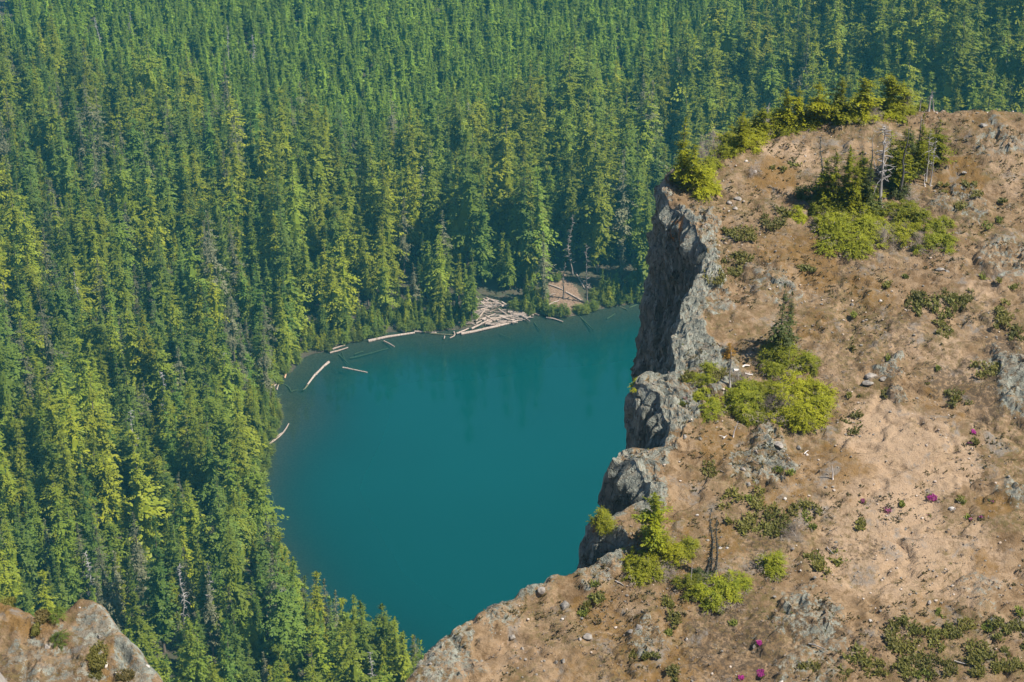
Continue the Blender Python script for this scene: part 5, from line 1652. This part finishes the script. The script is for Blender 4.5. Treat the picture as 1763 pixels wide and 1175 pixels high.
# plants on the left outcrop
for n_, (u, v, w_, h_, kind, mat, lab) in enumerate([(101, 1078, 32, 34, 'dome', 'shore_leaf', 'upper round light-green bush on the left outcrop'), (104, 1119, 34, 32, 'dome', 'shore_leaf', 'lower round light-green bush on the left outcrop'),
        (14, 1052, 44, 30, 'mat', 'juniper', 'olive heather at the left edge of the outcrop top'), (60, 1060, 70, 26, 'mat', 'juniper', 'olive-brown heather mat along the outcrop top'),
        (75, 1075, 60, 22, 'mat', 'heath', 'brown heather mat below the outcrop top'), (170, 1145, 36, 40, 'mat', 'juniper', 'olive heather by the dark hollow'),
        (165, 1165, 40, 20, 'mat', 'juniper', 'heather at the outcrop bottom edge'), (215, 1170, 30, 14, 'mat', 'heath', 'brown heather right of bottom edge heather'), (60, 1090, 30, 16, 'mat', 'juniper', 'thin heather strip beneath the brown mat')]):
    p = on_outcrop(u, v - h_ * .35); s = slant(p) / FPX
    if kind == 'dome':
        cr, tk = bush(1950 + n_, h_ * s * .62, w_ * s / 2, 0, 1.6, 0.26, 1.0)
        slope_shear(cr, OUT_S)
        r_ = root('round_bush', tuple(p)); link('stem', tk.mesh('stem', [M['bark']]), r_); link('leaves', cr.mesh('leaves', [M[mat]]), r_)
        tag(r_, lab, 'bush', 'plants on the left outcrop')
    else:
        o = link('heather_mat', patch(1950 + n_, w_ * s / 2, h_ * s / 1.36, 0.13, 240, 0.10, -.05, 0.6).mesh('heather', [M[mat]]), None, tuple(p))
        tag(o, lab, 'heather', 'plants on the left outcrop')

# ------------------------------------------------------------------ stones
def put_stone(u, v, w_, h_, mat, lab, seed, fn=on_bluff, name='stone'):
    p = fn(u, v - h_ * .25); s = slant(p) / FPX
    q = project(p)
    if abs(q[0] - u) + abs(q[1] - (v - h_ * .25)) > 4 or (fn is on_bluff and p[0] < rim_x(p[1]) + 0.35): return
    w_, h_ = w_ * .88, h_ * .88
    a = stone_acc(seed, w_ * s / 2, w_ * s / 2 * .9, h_ * s / 2 * .9, 2, 0.34)
    o = link(name, a.mesh('stone_body', [M[mat]], False), None, (p[0], p[1], p[2] + h_ * s * .02))
    o.rotation_euler = (0, 0, (seed * 1.7) % 6.28)
    tag(o, lab, 'stone', 'loose stones on the bluff' if fn is on_bluff else 'loose stones on the outcrop')


ST = [(972, 1050, 27, 22, 'stone', 'largest grey boulder on the lower bluff edge'), (1352, 862, 10, 9, 'palestone', 'bright white stone on the mid slope'), (1389, 786, 9, 9, 'palestone', 'bright white stone above the mid slope one'),
      (968, 1069, 7, 6, 'palestone', 'little white stone below the largest boulder'), (882, 1100, 18, 12, 'stone', 'flat grey rock low on the bluff edge'), (900, 1120, 10, 9, 'stone', 'dark small rock right of the flat rock'),
      (958, 1146, 13, 15, 'stone', 'grey upright rock at the bottom of the bluff'), (970, 1142, 11, 12, 'stone', 'dark rock beside the grey upright rock'), (1012, 1100, 22, 13, 'stone', 'lichen-flecked rock among the lower stones'),
      (998, 1104, 10, 9, 'stone', 'small dark rock left of the lichen-flecked rock'), (1100, 1086, 24, 14, 'stone', 'broken grey rock below the golden thicket'), (1085, 1090, 14, 11, 'stone', 'dark rock left of the broken grey rock'),
      (1182, 1104, 6, 10, 'palestone', 'pale upright stone low centre'), (932, 1022, 20, 18, 'stone', 'grey rock hump on the near edge'), (862, 1040, 16, 12, 'stone', 'knobbly rock on the near edge skyline'),
      (835, 1052, 18, 14, 'stone', 'knobbly rock lower on the near edge skyline'), (790, 1080, 20, 14, 'stone', 'rock outcrop piece at the near edge'), (912, 1000, 14, 10, 'stone', 'small rock on the near edge top'),
      (985, 990, 18, 14, 'stone', 'pale grey rock below the lowest ledge'), (1010, 975, 20, 12, 'stone', 'flat rock on the lowest ledge corner'), (1048, 1000, 9, 7, 'stone', 'small grey stone left of the green scrub'),
      (1302, 660 + 120, 12, 9, 'stone', 'grey stone above the mid slope rock patch'), (1340, 772, 28, 12, 'stone', 'long low rock ledge near white stones'), (1375, 775, 12, 10, 'stone', 'grey stone left of the upper white stone'),
      (1280, 812, 12, 9, 'stone', 'bluish grey stone on the mid slope'), (1288, 836, 14, 10, 'stone', 'grey stone under the bluish grey one'), (1500, 650, 30, 13, 'stone', 'dark slab ledge on the upper mid slope'), (1520, 656, 18, 12, 'stone', 'dark block at the end of the slab ledge'),
      (1495, 664, 26, 9, 'stone', 'pale strip of rock below the slab ledge'), (1467, 528, 9, 8, 'stone', 'small grey stone on upper slope'), (1516, 520, 9, 6, 'palestone', 'white flat stone right of the small grey one'),
      (1630, 470, 12, 9, 'stone', 'bluish stone below the lower right mound'), (1618, 468, 22, 10, 'stone', 'grey rock bed below the lower right mound'), (1686, 446, 10, 7, 'stone', 'blue-grey stone on the right upper slope'), (1558, 913, 9, 6, 'stone', 'small dark stone below the flowers'),
      (1640, 878, 16, 9, 'palestone', 'pale stone right of the brightest flowers'), (1600, 1040, 10, 8, 'stone', 'dark stone on the lower right slope'), (1620, 1042, 8, 8, 'stone', 'dark stone beside the lower right one'), (1298, 1118, 9, 10, 'stone', 'bluish stone near the bottom flowers'),
      (1345, 1178, 14, 10, 'palestone', 'white stone at the bottom edge'), (1498, 1070, 10, 6, 'palestone', 'white flat stone on the lower slope'), (1660, 300, 12, 8, 'stone', 'grey stone on the upper right slope'), (1695, 218, 22, 8, 'stone', 'dark slab on the skyline slope right'),
      (1285, 280, 10, 8, 'palestone', 'white stone under the crest hedge'), (1300, 300, 12, 9, 'palestone', 'pale stone above the round dead brush'), (1272, 345, 20, 9, 'stone', 'grey rubble block near the cliff corner'), (1255, 352, 16, 10, 'stone', 'dark rubble block near the cliff corner'),
      (1265, 362, 14, 9, 'stone', 'low rubble block near the cliff corner'), (1255, 365, 7, 5, 'palestone', 'little pale stone near the cliff corner rubble'), (1190, 935, 7, 6, 'palestone', 'white stone left of the tallest black pole'),
      (1200, 890, 8, 7, 'palestone', 'white stone above the tallest black pole'), (1240, 945, 9, 6, 'palestone', 'pale stone right of the black poles'), (1252, 946, 8, 6, 'palestone', 'second pale stone right of the black poles'), (1378, 988, 6, 7, 'palestone', 'pale stone left of the little junipers'),
      (1148, 730, 14, 12, 'stone', 'rounded rock knob on the second ledge'), (1135, 690, 22, 12, 'stone', 'rock step on the second ledge rim'), (1180, 756, 16, 10, 'stone', 'low rock by the second ledge foot'), (1205, 760, 10, 8, 'stone', 'small rock right of the second ledge foot')]
for n_, e in enumerate(ST): put_stone(*e, 2100 + n_)
for n_, e in enumerate([(182, 1150, 13, 18, 'palestone', 'pale lumpy stone beside the dark hollow'), (178, 1140, 14, 10, 'stone', 'grey stone above the pale lumpy one'), (137, 1048, 6, 5, 'palestone', 'tiny white stone on the outcrop knob'),
                        (184, 1062, 6, 5, 'palestone', 'white stone on the outcrop rim'), (82, 1117, 16, 12, 'stone', 'grey-green stone left of the lower round bush'), (200, 1162, 9, 8, 'palestone', 'pale stone under the dark hollow'),
                        (254, 1150, 9, 10, 'palestone', 'pale stone at the outcrop right edge'), (172, 1100, 12, 14, 'stone', 'dark green stone above the hollow')]):
    put_stone(*e, 2300 + n_, on_outcrop)

# small rubble, pebbles and dry tufts strewn over the bluff
gp = np.random.default_rng(33)


def strewn(n, xlo, xhi, ylo, yhi, dens_seed, thr):
    x = gp.uniform(xlo, xhi, n); y = gp.uniform(ylo, yhi, n)
    k = (x > rim_x(y) + 0.4) & (fbm(x / 3.2, y / 3.2, o=3, seed=dens_seed) > thr) & (y < np.interp(x, crest_w[:, 0], crest_w[:, 1]) + 1.5)
    x, y = x[k], y[k]
    return x, y, top_z(x, y)


base = [stone_acc(2500 + i, 1, 1, .7, 1) for i in range(5)]
ac = Acc(); ac2 = Acc()
x, y, z = strewn(9000, -10, 48, 88, 165, 5, -0.05)
for i in range(len(x)):
    b = base[i % 5]; s = 0.035 + 0.11 * gp.random() ** 3.5; a = gp.random() * 6.28
    v = b.v[0] * s; v = np.stack([v[:, 0] * math.cos(a) - v[:, 1] * math.sin(a), v[:, 0] * math.sin(a) + v[:, 1] * math.cos(a), v[:, 2]], -1)
    (ac if gp.random() < .7 else ac2).add(v + np.array([x[i], y[i], z[i] + s * .25]), b.f3[0], 0.5)
tag(link('pebbles', ac.mesh('pebbles', [M['stone']])), 'grey rubble and pebbles strewn over the bluff', 'pebbles', kind='stuff')
tag(link('gravel', ac2.mesh('gravel', [M['gravel']])), 'pale gravel strewn over the bluff', 'gravel', kind='stuff')


def tufts(name, n, seed, thr, mat, sl, label, hh, cnt=7):
    x, y, z = strewn(n, -10, 48, 88, 165, seed, thr)
    m = len(x); a = Acc(); bt = gp.random(m)
    for _ in range(cnt):
        b = gp.random(m) * 2 * np.pi; up = hh + .5 * gp.random(m)
        d = np.stack([np.cos(b), np.sin(b), up], -1)
        L = sl * (0.5 + 0.9 * gp.random(m))
        sprays(a, np.stack([x + gp.normal(0, sl * .4, m), y + gp.normal(0, sl * .4, m), z], -1), d, L, L * .25, np.clip(bt * .6 + .4 * gp.random(m), 0, 1), gp)
    tag(link(name, a.mesh(name, [M[mat]])), label, 'grass', kind='stuff')


tufts('dry_grass', 9000, 41, 0.0, 'drytwig', 0.13, 'dry brown grass tufts scattered on the bluff soil', .3)
tufts('heath_plants', 14000, 42, 0.14, 'heath', 0.17, 'small olive heath plants scattered on the bluff soil', .5)
tufts('green_weeds', 700, 43, 0.1, 'tuft', 0.10, 'tiny green weeds dotting the bluff soil', .8)

# near boulder at the photo's bottom left corner
bo = stone_acc(9, 2.7, 2.6, 3.8, 4, 0.16)
pb_ = on_level(-196.0, 1330.0, H - 21.5)
tag(link('boulder', bo.mesh('boulder_body', [M['stone']], True), None, (pb_[0], pb_[1], pb_[2] - 1.5)), 'out-of-focus boulder cut off by the bottom left corner', 'boulder')

# ------------------------------------------------------------------ haze
hm = bpy.data.materials.new('haze'); hm.use_nodes = True
for n in list(hm.node_tree.nodes):
    if n.type != 'OUTPUT_MATERIAL': hm.node_tree.nodes.remove(n)
pv_ = hm.node_tree.nodes.new('ShaderNodeVolumePrincipled')
pv_.inputs['Density'].default_value = HAZE_DENSITY
pv_.inputs['Color'].default_value = (*HAZE_COLOR, 1)
pv_.inputs['Anisotropy'].default_value = 0.0
hm.node_tree.links.new(pv_.outputs[0], [n for n in hm.node_tree.nodes if n.type == 'OUTPUT_MATERIAL'][0].inputs['Volume'])
x0, x1, y0, y1, z0, z1 = -1900, 1900, -380, 3720, -27, 372
hv = [(x, y, z) for z in (z0, z1) for y in (y0, y1) for x in (x0, x1)]
hf = [(0, 2, 3, 1), (4, 5, 7, 6), (0, 1, 5, 4), (2, 6, 7, 3), (0, 4, 6, 2), (1, 3, 7, 5)]
tag(link('haze', mesh_np('haze', hv, np.array(hf), [hm])), 'thin summer haze over the valley', 'haze', kind='stuff')

# things that still share a label are told apart by their side
same = {}
for o in list(COL.objects):
    if o.parent is None and o.get('label') and o.get('kind') != 'stuff': same.setdefault(o['label'], []).append(o)
for lab, os_ in same.items():
    if len(os_) > 1:
        os_.sort(key=lambda o: o.location.x)
        names = ['left one', 'right one'] if len(os_) == 2 else ['left one', 'middle one', 'right one'] if len(os_) == 3 else [f'{num(i + 1)} from left' for i in range(len(os_))]
        for o, w_ in zip(os_, names): o['label'] = lab + ', ' + w_
